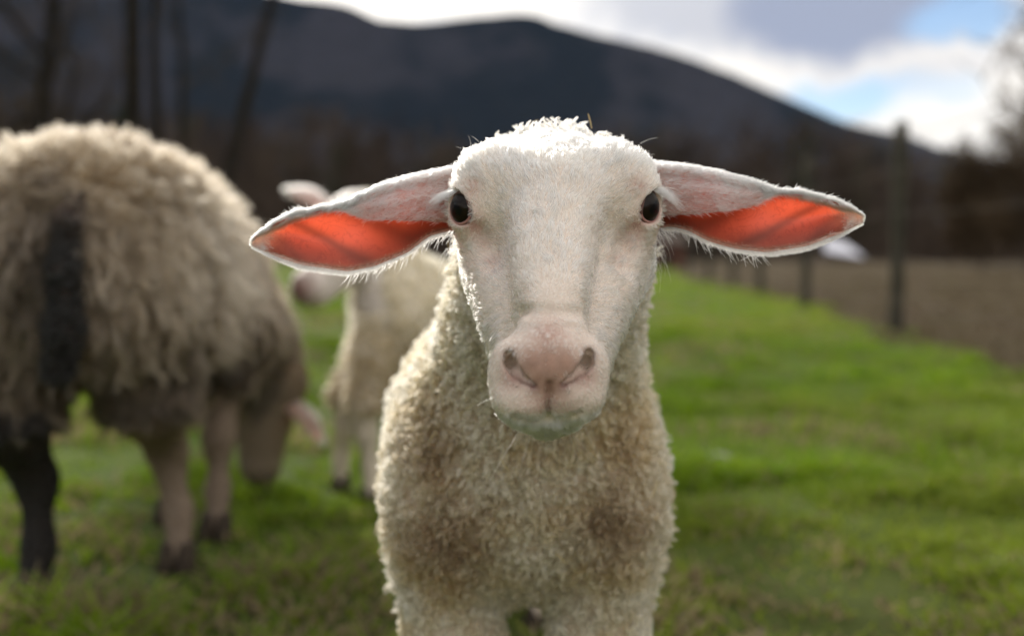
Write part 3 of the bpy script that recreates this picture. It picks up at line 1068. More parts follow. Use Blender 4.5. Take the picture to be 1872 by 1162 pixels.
colv = colv * (1 - f1) + f1 * np.array([0.17, 0.085, 0.06])
f1 = (smoothstep(0.35, 0.6, lid) * face)[:, None] * 0.8
colv = colv * (1 - f1) + f1 * np.array([0.52, 0.27, 0.24])
chin_ = (smoothstep(0.470, 0.462, LV[:, 2]) * face * (1 - lipm))[:, None]
colv = colv * (1 - chin_) + chin_ * np.array([0.74, 0.66, 0.52])
low = (LV[:, 2] < 0.2) & (LV[:, 1] > 0.78)
colv[low] = np.array([0.62, 0.52, 0.42])
mesh_obj('body', LV, LQ, M_SKIN, lamb, col=colv)

# ---- eyes
m, t = material('dark_eye')
tcn = t.n('ShaderNodeTexCoord')
sp = t.n('ShaderNodeSeparateXYZ', {0: tcn.outputs['Generated']})
at = t.n('ShaderNodeAttribute', attribute_name='col')
p = t.n('ShaderNodeBsdfPrincipled', {'Base Color': at.outputs['Color'], 'Roughness': 0.35, 'Specular IOR Level': 0.15, 'Coat Weight': 0.45, 'Coat Roughness': 0.02, 'Coat IOR': 1.33, 'IOR': 1.33})
t.n('ShaderNodeOutputMaterial', {0: p.outputs[0]})
M_EYE = m


def eyeball(name, c_, r_, g, hx, vz, parent):
    n1_, n2_ = 28, 40
    V, Fc, cc = [], [], []
    for i in range(n1_ + 1):
        a = math.pi * i / n1_
        for j in range(n2_):
            b = 2 * math.pi * j / n2_
            d_ = g * math.cos(a) + (hx * math.cos(b) + vz * math.sin(b)) * math.sin(a)
            bulge = 1 + 0.06 * math.exp(-(a / 0.65) ** 2)
            V.append(c_ + d_ * r_ * bulge)
            hh, vv = d_.dot(hx), d_.dot(vz)
            if a > 0.95:
                cc.append((0.10, 0.062, 0.05))
            elif (hh / 0.50) ** 2 + (vv / 0.24) ** 2 < 1:
                cc.append((0.004, 0.004, 0.005))
            else:
                cc.append((0.013, 0.008, 0.005))
    for i in range(n1_):
        for j in range(n2_):
            Fc.append((i * n2_ + j, (i + 1) * n2_ + j, (i + 1) * n2_ + (j + 1) % n2_, i * n2_ + (j + 1) % n2_))
    return mesh_obj(name, V, np.array(Fc), M_EYE, parent, col=np.array(cc))


for (g, hx, vz), ec in zip(GAZE, EYE_C):
    eyeball('eye', ec, EYE_R, g, hx, vz, lamb)

# ---- eyelids: a rim of skin round each opening
for (g, hx, vz), ec in zip(GAZE, EYE_C):
    up_ = vz if vz[2] > 0 else -vz
    loop, rad_, cl_ = [], [], []
    for i in range(49):
        a = 2 * math.pi * i / 48
        ca, sa = math.cos(a), math.sin(a)
        d_ = unit(g * 0.0085 + hx * 0.0111 * ca + up_ * 0.0090 * sa * (1 - 0.22 * abs(ca)))
        loop.append(ec + d_ * (EYE_R + 0.0004))
        rad_.append(0.0009 + 0.0006 * max(sa, 0))
    loop, rad_ = np.array(loop), np.array(rad_)
    V, Fc = tube_mesh([(loop, rad_)], 8)
    tone = [np.array([0.42, 0.22, 0.19]) if math.sin(2 * math.pi * (k_ // 8) / 48) < 0.15 else np.array([0.16, 0.085, 0.07]) for k_ in range(len(V))]
    mesh_obj('eyelid', V, Fc, M_SKIN, lamb, col=np.array(tone))

# ---- face hair
def face_dens(p, n):
    f = is_face(p) & (p[:, 1] < 0.80) & (p[:, 2] > 0.43)
    dn = f * (1 - 0.97 * np.clip(near(p, NOSE_PAD, 1.0) * 1.25, 0, 1)) * (1 - 0.55 * near(p, PINK[:2])) * (1 - 0.95 * near(p, [(q_, 0.0042) for pts in nos for q_ in pts]))
    lines_ = [(q_, 0.0030) for q_ in mouth] + [(0.5 * (q_ + r_), 0.0030) for q_, r_ in zip(mouth[:-1], mouth[1:])] + [(q_, 0.0022) for q_ in phil] + [(0.5 * (q_ + r_), 0.0022) for q_, r_ in zip(phil[:-1], phil[1:])]
    dn = dn * (1 - 0.85 * near(p, lines_, 0.75))
    eo = np.zeros(len(p))
    for (g, hx, vz), ec in zip(GAZE, EYE_C):
        d_ = p - ec
        k_ = np.sqrt((d_ @ hx / 0.0150) ** 2 + (d_ @ vz / 0.0110) ** 2)
        eo = np.maximum(eo, ((d_ @ g) > 0.001) * (1 - smoothstep(0.90, 1.02, k_)))
    dn = dn * (1 - eo)
    facing = np.clip(0.35 - n[:, 1], 0.12, 1.0)
    return dn * facing * (1 + 1.6 * ((p[:, 2] < 0.468) & (p[:, 1] < 0.66)))


def comb_hair(p, n, flow, L_, lift, bend, K=4):
    tg = unit(flow - n * np.sum(flow * n, 1, keepdims=True))
    d0 = unit(tg * np.cos(lift)[:, None] + n * np.sin(lift)[:, None])
    d1 = unit(tg - n * bend[:, None])
    s = np.linspace(0, 1, K)
    pts = np.zeros((len(p), K, 3))
    for i, a in enumerate(s):
        pts[:, i] = p - n * 0.0004 + L_[:, None] * (d0 * (a - 0.5 * a * a) + d1 * 0.5 * a * a)
    return pts


def clump(pts, nc, amt, rg):
    """draw the strands together into small tufts"""
    from mathutils.kdtree import KDTree
    ci = rg.choice(len(pts), nc, replace=False)
    kd = KDTree(nc)
    for i, q_ in enumerate(ci):
        kd.insert(pts[q_, 0], i)
    kd.balance()
    own = np.array([kd.find(q_)[1] for q_ in pts[:, 0]])
    s = np.linspace(0, 1, pts.shape[1])[None, :, None]
    a = (amt * (0.4 + 0.8 * rg.random((len(pts), 1, 1)))) * s ** 1.3
    return pts * (1 - a) + pts[ci[own]] * a, own


NF = 70000
p, n = scatter(LV, LQ, face_dens, NF)
flow = p - O_FLOW
# hair runs from the bridge of the nose up the forehead and out over the cheeks
u_ = p[:, 0] - xm(p[:, 1])
flow = unit(flow * np.array([1.25, 1.0, 1.0]))
below = smoothstep(0.545, 0.50, p[:, 2])[:, None]
side = np.clip(np.abs(u_) / 0.06, 0, 1)[:, None]
down = np.stack([np.sign(u_) * 0.35, 0.55 + 0 * u_, -0.8 + 0 * u_], 1)
flow = unit(flow * (1 - 0.75 * below * side) + down * 0.75 * below * side)
cl = np.stack([fbm(p, 170, 2, s_) - 0.5 for s_ in (61, 62, 63)], 1)
flow = unit(flow + cl * 1.5 + rng.normal(0, 0.16, p.shape))
top = smoothstep(0.60, 0.635, p[:, 2])
muz = smoothstep(0.60, 0.575, p[:, 1])
chin = smoothstep(0.475, 0.458, p[:, 2])
L_ = (0.0068 + 0.0035 * top - 0.0036 * muz * (1 - chin)) * (0.6 + 0.7 * rng.random(NF)) * (0.7 + 0.6 * fbm(p, 300, 2, 66))
lift = R(24) + R(16) * top + rng.normal(0, R(8), NF) + R(14) * chin
for ec in EYE_C:
    away = p - ec
    k_ = np.exp(-(np.linalg.norm(away, axis=1) / 0.0195) ** 4)[:, None]
    flow = flow * (1 - k_) + unit(away) * k_ + np.array([0, 0, -0.25]) * k_
    L_ = L_ * (1 - 0.55 * k_[:, 0])
pts = comb_hair(p, n, flow, L_, lift, 0.10 + 0 * L_)
pts, own_ = clump(pts, 7000, 0.85, rng)
base = np.array([0.93, 0.885, 0.80])
cc = np.tile(base, (NF, 1)) * (0.52 + 0.54 * rng.random((NF, 1)) ** 0.7) * (0.84 + 0.26 * rng.random(7000)[own_][:, None]) * (0.88 + 0.18 * fbm(p, 120, 3, 8)[:, None])
pkh = (near(p, PINK) * 0.7)[:, None]
cc = cc * (1 - pkh) + pkh * np.array([0.69, 0.56, 0.465])
stn = near(p, [(q_, 0.010) for q_ in mouth])[:, None] * (0.25 + 0.55 * fbm(p, 130, 3, 97)[:, None])
cc = cc * (1 - stn) + stn * np.array([0.62, 0.52, 0.34])
spk = (near(p, [(q_, 0.006) for pts_ in nos for q_ in pts_[1:]]) > 0.35) & (rng.random(NF) < 0.16)
cc[spk] = np.array([0.10, 0.075, 0.06])
chh = (smoothstep(0.472, 0.462, p[:, 2]) * 0.9)[:, None]
cc = cc * (1 - chh) + chh * np.array([0.92, 0.88, 0.80])
yel = (0.45 * smoothstep(0.52, 0.66, fbm(p, 45, 2, 9)))[:, None]
cc = cc * (1 - yel) + yel * np.array([0.76, 0.69, 0.56])
fur_obj('face_hair', pts, np.array([0.00026, 0.00025, 0.00018, 0.00006]), np.clip(cc, 0, 0.9), M_FUR, lamb)

# ---- eyelashes
lash, lc = [], []
for s, (g, hx, vz), ec in zip((-1, 1), GAZE, EYE_C):
    up_ = vz if vz[2] > 0 else -vz
    for i in range(150):
        a = R(-5) + R(75) * rng.random() ** 1.2
        rim = ec + g * 0.0095 + hx * 0.0155 * math.cos(a) + up_ * 0.0120 * math.sin(a)
        ln = 0.015 * (0.5 + 0.7 * rng.random()) * (0.55 + 0.45 * math.cos(a))
        d_ = unit(np.array([s * 1.0, -0.35, -0.42]) + rng.normal(0, 0.14, 3) + up_ * 0.25)
        k_ = np.linspace(0, 1, 5)[:, None]
        lash.append(rim + d_ * ln * k_ + np.array([s * 0.15, 0.0, -0.35]) * ln * k_ ** 2)
        lc.append(base)
fur_obj('eyelashes', np.array(lash), np.array([0.00013, 0.00013, 0.00012, 0.0001, 0.00004]), np.array(lc), M_FUR, lamb)

# ---- whiskers and stray hairs
wh, wr = [], []
for i in range(18):
    an = rng.random()
    sd = -1 if i % 2 == 0 else 1
    ax_ = 1002 + sd * (30 + 72 * an)
    ay_ = 786 - 62 * an ** 1.6 + rng.normal(0, 6)
    h_ = B.hit(ax_ - sd * 6, ay_ - 7)
    if h_[1] > 0.64:
        continue
    n_ = B.grad(h_[None])[0]
    ln = 0.010 + 0.022 * rng.random() ** 1.5
    d_ = unit(n_ * 0.7 + np.array([sd * (0.45 + 0.3 * an), -0.1, -0.75 + 0.35 * an]) + rng.normal(0, 0.18, 3))
    k_ = np.linspace(0, 1, 7)[:, None]
    wh.append(h_ + d_ * ln * k_ + np.array([sd * 0.10, 0.02, -0.30]) * ln * k_ ** 2)
for s, ec in zip((-1, 1), EYE_C):
    for i in range(22):
        b0_ = L(s * (0.0655 + 0.004 * rng.random()), 0.695, zpy(415 + 45 * rng.random(), 0.695))
        d_ = unit(np.array([s * 0.8, -0.2, -0.5]) + rng.normal(0, 0.35, 3))
        k_ = np.linspace(0, 1, 7)[:, None]
        ln = 0.010 + 0.014 * rng.random()
        wh.append(b0_ + d_ * ln * k_ + np.array([-s * 0.35, 0, -0.55]) * ln * k_ ** 2 + rng.normal(0, 0.0004, (7, 3)))
    for i in range(4):
        b0_ = L(s * (0.050 + 0.012 * rng.random()), 0.690, zpy(262 + 30 * rng.random(), 0.690))
        d_ = unit(np.array([s * 0.7, -0.2, 0.8]) + rng.normal(0, 0.4, 3))
        k_ = np.linspace(0, 1, 7)[:, None]
        wh.append(b0_ + d_ * 0.011 * (0.6 + 0.8 * rng.random()) * k_ + np.array([s * .3, 0, -.3]) * 0.008 * k_ ** 2)
wh = np.array(wh)
fur_obj('whiskers', wh, 0.000065 * np.array([1, 1, 1, .95, .85, .7, .35]), np.tile(np.array([0.86, 0.80, 0.68]), (len(wh), 1)), M_FUR, lamb)


# ---- fleece
def locks(p, n, flow, Ln, curl_r, turns, spread0, spread1, per, K, rg, kink=0.0):
    """curly staples of wool: per strands round each lock"""
    m_ = len(p)
    d_ = unit(flow)
    a = unit(np.cross(d_, rg.normal(0, 1, p.shape)))
    b = np.cross(d_, a)
    s = np.linspace(0, 1, K)
    ph = rg.random(m_) * 6.283
    tn = turns * (0.7 + 0.6 * rg.random(m_))
    bendv = rg.normal(0, 0.35, p.shape)
    ctr = np.zeros((m_, K, 3))
    for i, q_ in enumerate(s):
        an = ph + 6.283 * tn * q_
        rr_ = curl_r * (0.25 + 0.75 * q_)
        ctr[:, i] = p + (d_ * q_ + bendv * 0.5 * q_ * q_) * Ln[:, None] + (a * np.cos(an)[:, None] + b * np.sin(an)[:, None]) * rr_ \
            - (a * np.cos(ph)[:, None] + b * np.sin(ph)[:, None]) * curl_r * 0.25
    off = rg.normal(0, 1, (m_, per, 3))
    off = off - d_[:, None] * np.sum(off * d_[:, None], 2, keepdims=True)
    w_ = spread0 * (1 - s) + spread1 * s
    pts = ctr[:, None] + off[:, :, None] * w_[None, None, :, None] + rg.normal(0, kink, (m_, per, K, 3)) * s[None, None, :, None]
    return pts.reshape(m_ * per, K, 3)


DIRT_SHADE = [((-0.054, 0.80, 0.322), (0.050, 0.12, 0.055), 0.9), ((-0.062, 0.84, 0.385), (0.034, 0.12, 0.060), 0.75), ((0.083, 0.80, 0.334), (0.042, 0.12, 0.052), 0.85),  # chest patches: dirt, with part of the shadow there coloured in
        ((0.010, 0.79, 0.275), (0.095, 0.12, 0.030), 0.35), ((0.088, 0.85, 0.390), (0.030, 0.12, 0.055), 0.65), ((0.012, 0.80, 0.360), (0.12, 0.14, 0.12), 0.20)]


def fleece_col(p, rg):
    c_ = np.tile(np.array([0.86, 0.785, 0.66]), (len(p), 1))
    dm = np.zeros(len(p))
    for (cx_, cy_, cz_), (rx_, ry_, rz_), am_ in DIRT_SHADE:
        q_ = ((p[:, 0] - cx_) / rx_) ** 2 + ((p[:, 1] - cy_) / ry_) ** 2 + ((p[:, 2] - cz_) / rz_) ** 2
        dm = np.maximum(dm, am_ * np.exp(-q_))
    dm = np.clip(dm * (0.45 + 0.9 * fbm(p, 60, 3, 88)), 0, 0.8)[:, None]
    c_ = c_ * (1 - dm) + dm * np.array([0.36, 0.285, 0.205])
    yl = (0.5 * smoothstep(0.42, 0.7, fbm(p, 35, 3, 90)))[:, None]
    c_ = c_ * (1 - yl) + yl * c_ * np.array([0.88, 0.80, 0.66])
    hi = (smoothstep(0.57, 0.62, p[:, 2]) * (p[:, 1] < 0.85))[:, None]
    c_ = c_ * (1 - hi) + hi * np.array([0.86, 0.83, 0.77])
    return c_ * (0.78 + 0.34 * rg.random((len(p), 1)))


def wool_dens(p, n):
    wl = ~is_face(p)
    wl &= p[:, 2] > 0.17
    f = np.where(p[:, 1] < 1.05, 1.0, 0.45)
    facing = np.clip(0.55 - n[:, 1], 0.25, 1.0)
    f = f * np.where((p[:, 2] > 0.60) & (p[:, 1] < 0.80), 1.5, 1.0)
    return wl * f * facing


NL = 19000
p, n = scatter(LV, LQ, wool_dens, NL)
neckish = smoothstep(0.85, 0.74, p[:, 1])
flow = n + np.array([0, 0, -0.45]) + rng.normal(0, 0.28, p.shape)
Ln = (0.0104 - 0.001 * neckish) * (0.65 + 0.7 * fbm(p, 75, 2, 71)) * (0.75 + 0.5 * rng.random(NL)) * np.where(p[:, 2] < 0.24, 0.6, 1.0)
poll = (p[:, 2] > 0.60) & (p[:, 1] < 0.80)
flow[poll] = n[poll] * 0.7 + np.array([0, -0.15, 0.7]) + rng.normal(0, 0.3, (poll.sum(), 3))
Ln[poll] *= 1.05
PER = 12
pts = locks(p, n, flow, Ln, 0.0021, 1.5, 0.0012, 0.00045, PER, 8, rng, 0.0002)
pts, _ = clump(pts, 2200, 0.30, rng)
cl_ = np.repeat(fleece_col(p, rng), PER, 0)
fur_obj('fleece', pts, np.array([0.00032, 0.00032, 0.0003, 0.0003, 0.00028, 0.00025, 0.0002, 0.0001]), cl_, M_WOOL, lamb)
# bits of straw and seed caught in the wool
p, n = scatter(LV, LQ, wool_dens, 60)
d_ = unit(np.cross(n, rng.normal(0, 1, p.shape)) + n * 0.2)
k_ = np.linspace(-0.5, 0.5, 5)[None, :, None]
ln = (0.006 + 0.014 * rng.random((60, 1, 1)))
pts = p[:, None] + n[:, None] * 0.0115 + d_[:, None] * ln * k_ + n[:, None] * 0.12 * ln * (0.25 - k_ ** 2) * 4 * rng.random((60, 1, 1))
fur_obj('straw_bits', pts, np.array([0.0003, 0.0005, 0.0005, 0.0005, 0.0003]), np.array([0.50, 0.40, 0.22]) * (0.4 + 0.7 * rng.random((60, 1))), M_TWIG, lamb)
# short hair on the lower legs
p, n = scatter(LV, LQ, lambda p, n: ((p[:, 2] < 0.2) & (p[:, 1] > 0.8)) * 1.0, 9000)
pts = comb_hair(p, n, np.tile(np.array([0, 0, -1.0]), (len(p), 1)) + rng.normal(0, .15, p.shape), 0.006 + 0.003 * rng.random(len(p)), np.full(len(p), R(18)), np.full(len(p), .1))
fur_obj('leg_hair', pts, np.array([0.0003, 0.0003, 0.0002, 0.0001]), np.tile(np.array([0.74, 0.66, 0.54]), (len(p), 1)), M_FUR, lamb)


def hooves(legs, parent, sc=1.0):
    for lg in legs:
        c_ = np.array(lg[-1])
        V, Fc = [], []
        for s in (-1, 1):
            o = len(V)
            for z_, wx, wy, oy in ((0.034, 0.0085, 0.013, 0.0), (0.018, 0.0105, 0.018, -0.006), (0.003, 0.011, 0.021, -0.010), (0.0, 0.0105, 0.020, -0.010)):
                for k_ in range(10):
                    a = 2 * math.pi * k_ / 10
                    V.append((c_[0] + sc * (s * 0.0105 + wx * math.cos(a)), c_[1] + sc * (oy + wy * math.sin(a)), sc * z_))
            for r_ in range(3):
                for k_ in range(10):
                    k2 = (k_ + 1) % 10
                    Fc.append((o + r_ * 10 + k_, o + (r_ + 1) * 10 + k_, o + (r_ + 1) * 10 + k2, o + r_ * 10 + k2))
            Fc.append(tuple(o + k_ for k_ in range(10)))
            Fc.append(tuple(o + 30 + k_ for k_ in range(9, -1, -1)))
        mesh_obj('hoof', V, Fc, M_HOOF, parent)


hooves(LEGS, lamb)

# ---- ears
def ear_mats():
    m, t = material('ear_back_skin')
    at = t.n('ShaderNodeAttribute', attribute_name='col')
    d = t.n('ShaderNodeBsdfDiffuse', {0: at.outputs['Color']})
    tr = t.n('ShaderNodeBsdfTranslucent', {0: rgb(0.92, 0.62, 0.52)})
    mx = t.n('ShaderNodeMixShader', {0: 0.70, 1: d.outputs[0], 2: tr.outputs[0]})
    t.n('ShaderNodeOutputMaterial', {0: mx.outputs[0]})
    m2, t = material('ear_inner_skin')
    at = t.n('ShaderNodeAttribute', attribute_name='col')
    tcn = t.n('ShaderNodeTexCoord')
    nz = t.noise(tcn.outputs['Object'], 75, 5.0, 0.62, 1.2)
    vein = t.math('ABSOLUTE', t.math('SUBTRACT', nz, 0.5))
    vf = t.ramp(vein, 0.0, 0.03, 0.30, 0.0)
    c = t.mix(vf, at.outputs['Color'], rgb(0.40, 0.03, 0.02))
    d = t.n('ShaderNodeBsdfDiffuse', {0: rgb(0.60, 0.26, 0.19)})
    tr = t.n('ShaderNodeBsdfTranslucent', {0: c})
    mx = t.n('ShaderNodeMixShader', {0: 0.88, 1: d.outputs[0], 2: tr.outputs[0]})
    gl = t.n('ShaderNodeBsdfGlossy', {0: rgb(1, 1, 1), 'Roughness': 0.45})
    mg = t.n('ShaderNodeMixShader', {0: 0.03, 1: mx.outputs[0], 2: gl.outputs[0]})
    t.n('ShaderNodeOutputMaterial', {0: mg.outputs[0]})
    return m, m2


M_EAR_OUT, M_EAR_IN = ear_mats()
EARS = {
    -1: dict(x0=868, x1=461, Y0=0.706,
             top=[(868, 300), (835, 303), (815, 308), (743, 323), (695, 338), (656, 357), (620, 375), (574, 383), (533, 391), (497, 410), (470, 428), (455, 441)],
             bot=[(868, 420), (825, 421), (786, 431), (743, 463), (683, 487), (635, 496), (550, 484), (490, 463), (465, 452), (455, 444)],
             lip=[(868, 412), (825, 408), (786, 403), (719, 402), (659, 401), (630, 397), (600, 389)], fold_end=606),
    1: dict(x0=1160, x1=1577, Y0=0.706,
            top=[(1160, 292), (1196, 297), (1250, 301), (1312, 313), (1368, 328), (1420, 348), (1462, 351), (1509, 361), (1556, 378), (1575, 390), (1583, 400)],
            bot=[(1160, 418), (1199, 417), (1227, 414), (1257, 421), (1297, 442), (1345, 455), (1403, 461), (1474, 450), (1544, 424), (1575, 408), (1583, 403)],
            lip=[(1160, 396), (1203, 392), (1257, 392), (1333, 385), (1390, 376), (1430, 367)], fold_end=1432),
}
NS, NVF, NVB = 84, 16, 34


def build_ear(side):
    E = EARS[side]

    def itp(k_, x):
        a = np.array(sorted(E[k_]))
        return np.interp(x, a[:, 0], a[:, 1])
    s = np.linspace(0, 1, NS) ** 0.92
    X = E['x0'] + (E['x1'] - E['x0']) * s
    # rounded tip: columns crowd at the end
    X = E['x0'] + (E['x1'] - E['x0']) * np.sin(s * np.pi / 2) ** 1.0 * 0.35 + (E['x1'] - E['x0']) * s * 0.65
    top, bot = itp('top', X), itp('bot', X)
    fold = smoothstep(0, 1, (E['fold_end'] - X) * side / 130.0)
    lip = np.where((E['fold_end'] - X) * side > -20, itp('lip', X), top + 1)
    lip = top + (lip - top) * np.clip(smoothstep(0, 1, (E['fold_end'] + 26 * side - X) * side / 90.0), 0.0, 1)
    lip = np.maximum(lip, top + 0.8)
    Yc = E['Y0'] - 0.030 * np.sin(s * np.pi * 0.75)
    taper = np.clip((1 - s) * 6, 0.05, 1)
    wf = 0.004 + 0.012 * fold
    db = (0.010 + 0.004 * fold) * taper
    G = np.zeros((NS, NVF + NVB, 3))
    for i in range(NS):
        for j in range(NVF):
            a = j / NVF
            py = lip[i] + (top[i] - lip[i]) * math.sin(a * math.pi / 2) ** 0.9
            dep = -wf[i] * math.cos(a * math.pi / 2) ** 0.7 * fold[i]
            # shallow lengthwise furrows of the folded skin
            fu = 0.0011 * fold[i] * math.sin(a * 15 + 2.5 * s[i]) * math.sin(a * math.pi)
            G[i, j] = P(X[i], py, Yc[i] + dep + fu)
        for j in range(NVB):
            b = j / (NVB - 1)
            py = top[i] + (bot[i] - top[i]) * b
            dep = db[i] * math.sin(math.pi * b ** 0.85) - 0.003 * b ** 3 * taper[i]
            fu = 0.0007 * math.sin(b * 9 + s[i] * 14) * math.sin(math.pi * b) * taper[i]
            G[i, NVF + j] = P(X[i], py, Yc[i] + dep + fu)
    # soften the turn at the upper edge
    for _ in range(3):
        G[:, NVF - 3:NVF + 4] = 0.25 * G[:, NVF - 4:NVF + 3] + 0.5 * G[:, NVF - 3:NVF + 4] + 0.25 * G[:, NVF - 2:NVF + 5]
    for _ in range(2):
        G[1:-1] = 0.25 * G[:-2] + 0.5 * G[1:-1] + 0.25 * G[2:]
    du = np.gradient(G, axis=0)
    dv = np.gradient(G, axis=1)
    N_ = unit(np.cross(du, dv))
    if N_[NS // 2, NVF + NVB // 2, 1] < 0:
        N_ = -N_
    return G, N_, s, fold, X, top, bot


def make_ear(side):
    G, N_, s, fold, X, top, bot = build_ear(side)
    NV = NVF + NVB
    th_ = (0.0022 * np.clip((1 - s) * 5, 0.25, 1))[:, None, None]
    I = G - N_ * th_
    V = np.concatenate([G.reshape(-1, 3), I.reshape(-1, 3)])
    ids = np.arange(NS * NV).reshape(NS, NV)
    a = np.stack([ids[:-1, :-1], ids[1:, :-1], ids[1:, 1:], ids[:-1, 1:]], -1).reshape(-1, 4)
    b = a[:, ::-1] + NS * NV
    M = NS * NV
    rim = []
    for (e0, e1) in [(ids[:-1, 0], ids[1:, 0]), (ids[1:, -1], ids[:-1, -1]), (ids[-1, :-1], ids[-1, 1:]), (ids[0, 1:], ids[0, :-1])]:
        rim.append(np.stack([e0, e0 + M, e1 + M, e1], -1))
    rim = np.concatenate(rim)
    Q = np.concatenate([a, b, rim])
    # face winding: outer sheet must look along +N_
    q0 = a[len(a) // 2]
    if np.dot(np.cross(V[q0[1]] - V[q0[0]], V[q0[2]] - V[q0[0]]), N_.reshape(-1, 3)[q0[0]]) < 0:
        Q = Q[:, ::-1]
    fm = np.concatenate([np.zeros(len(a)), np.ones(len(b)), np.zeros(len(rim))])
    vv = np.concatenate([np.linspace(-0.6, 0, NVF, endpoint=False), np.linspace(0, 1, NVB)])
    S_, W_ = np.meshgrid(s, vv, indexing='ij')
    co = np.tile(np.array([0.74, 0.55, 0.49]), (NS * NV, 1))
    # inner skin: thicker cartilage ridges run obliquely from root to tip and let less light through
    ridge_ = np.zeros_like(S_)
    for c0, k0, wd, am in ((0.28, 0.62, 0.055, 0.95), (0.50, 0.75, 0.045, 0.85), (0.05, 0.55, 0.06, 0.8), (0.78, 0.45, 0.05, 0.5)):
        d_ = S_ - (c0 + k0 * 0.55 * (0.75 - W_))
        ridge_ = np.maximum(ridge_, am * np.exp(-(d_ / wd) ** 2))
    basei = np.array([0.95, 0.20, 0.105])
    ci = basei * (1 - 0.62 * ridge_.reshape(-1, 1))
    rimf = np.maximum(smoothstep(0.92, 1.0, W_), smoothstep(0.72, 0.99, S_) ** 1.5).reshape(-1, 1)
    ci = ci * (1 - rimf) + rimf * np.array([0.80, 0.52, 0.36])
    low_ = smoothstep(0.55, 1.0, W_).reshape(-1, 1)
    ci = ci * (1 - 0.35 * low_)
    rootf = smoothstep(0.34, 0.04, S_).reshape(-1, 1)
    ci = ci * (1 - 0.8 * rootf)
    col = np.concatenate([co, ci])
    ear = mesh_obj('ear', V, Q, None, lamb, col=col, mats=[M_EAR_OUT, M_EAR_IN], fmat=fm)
    # ---- hair of the ear
    rg = np.random.default_rng(100 + side)
    strands, cols = [], []

    def sample(n_, s0, s1, v0, v1, inner=False):
        a_ = (s0 + (s1 - s0) * rg.random(n_)) * (NS - 1.001)
        b_ = (v0 + (v1 - v0) * rg.random(n_)) * (NV - 1.001)
        i_, j_ = a_.astype(int), b_.astype(int)
        fa, fb = (a_ - i_)[:, None], (b_ - j_)[:, None]
        A = I if inner else G

        def bl(T):
            return T[i_, j_] * (1 - fa) * (1 - fb) + T[i_ + 1, j_] * fa * (1 - fb) + T[i_, j_ + 1] * (1 - fa) * fb + T[i_ + 1, j_ + 1] * fa * fb
        p_ = bl(A)
        n__ = unit(bl(N_)) * (-1 if inner else 1)
        along = unit(bl(np.gradient(G, axis=0)))
        across = unit(bl(np.gradient(G, axis=1)))
        return p_, n__, along, across, a_ / (NS - 1), b_ / (NV - 1)
    vf = NVF / NV
    white = np.array([0.86, 0.815, 0.75])

    def add(n_, s0, s1, v0, v1, ln, lift, wa, wc, inner=False, c_=white, jit=0.25, soft=None, nz=1.4):
        p_, n__, al, ac, a_, b_ = sample(n_, s0, s1, v0, v1, inner)
        if soft is not None:
            k_ = rg.random(n_) < soft(a_, b_)
            p_, n__, al, ac = p_[k_], n__[k_], al[k_], ac[k_]
            a_ = a_[k_]
            n_ = len(p_)
        fl = unit(al * wa + ac * wc + rg.normal(0, jit, p_.shape) + (np.stack([fbm(p_, 200, 2, q_) - .5 for q_ in (3, 5, 7)], 1)) * nz)
        Lh = ln * (0.5 + 0.8 * rg.random(n_)) * (1 - 0.6 * smoothstep(0.75, 1.0, a_))
        strands.append(comb_hair(p_, n__, fl, Lh, lift + rg.normal(0, R(8), n_), np.full(n_, 0.05)))
        cols.append(np.tile(c_, (n_, 1)) * (0.85 + 0.25 * rg.random((n_, 1))))
    add(14000, 0.03, 0.72, 0.0, vf * 0.9, 0.0058, R(20), 1.0, -0.15, c_=np.array([0.86, 0.79, 0.75]))                      # folded front: pink shows through
    add(9000, 0.0, 1.0, vf * 0.70, vf * 1.25, 0.0062, R(38), 0.8, 0.0)                    # upper edge
    add(6500, 0.03, 1.0, vf * 1.2, 0.93, 0.0055, R(16), 1.0, 0.05)                         # back, thin
    add(8500, 0.08, 1.0, 0.974, 1.0, 0.0045, R(28), 0.40, 1.0, jit=0.15, nz=0.5)                  # lower edge fringe
    add(2600, 0.12, 1.0, 0.94, 1.0, 0.0030, R(25), 0.5, 0.7, inner=True, c_=np.array([0.82, 0.74, 0.60]), soft=lambda a, b: smoothstep(0.94, 1.0, b) ** 2)
    vi = 1 - vf
    add(26000, 0.50, 1.0, vf * 0.98, vf + vi * 0.6, 0.0052, R(24), 1.0, 0.45, inner=True, c_=np.array([0.84, 0.75, 0.61]),
        soft=lambda a, b: smoothstep(0.50, 0.72, a) * (1 - smoothstep(0.02, 0.12 + 0.18 * smoothstep(0.6, 1.0, a), (b - vf) / vi)))
    add(9000, 0.72, 1.0, vf, 1.0, 0.0045, R(24), 1.0, 0.1, inner=True, c_=np.array([0.80, 0.68, 0.52]), soft=lambda a, b: smoothstep(0.82, 1.0, a))
    add(110, 0.05, 0.45, 0.965, 1.0, 0.013, R(35), 0.5, 0.9)
    st = np.concatenate(strands)
    fur_obj('ear_hair', st, np.array([0.00013, 0.00012, 0.00009, 0.00003]), np.clip(np.concatenate(cols), 0, .9), M_FUR, ear)


make_ear(-1)
make_ear(1)

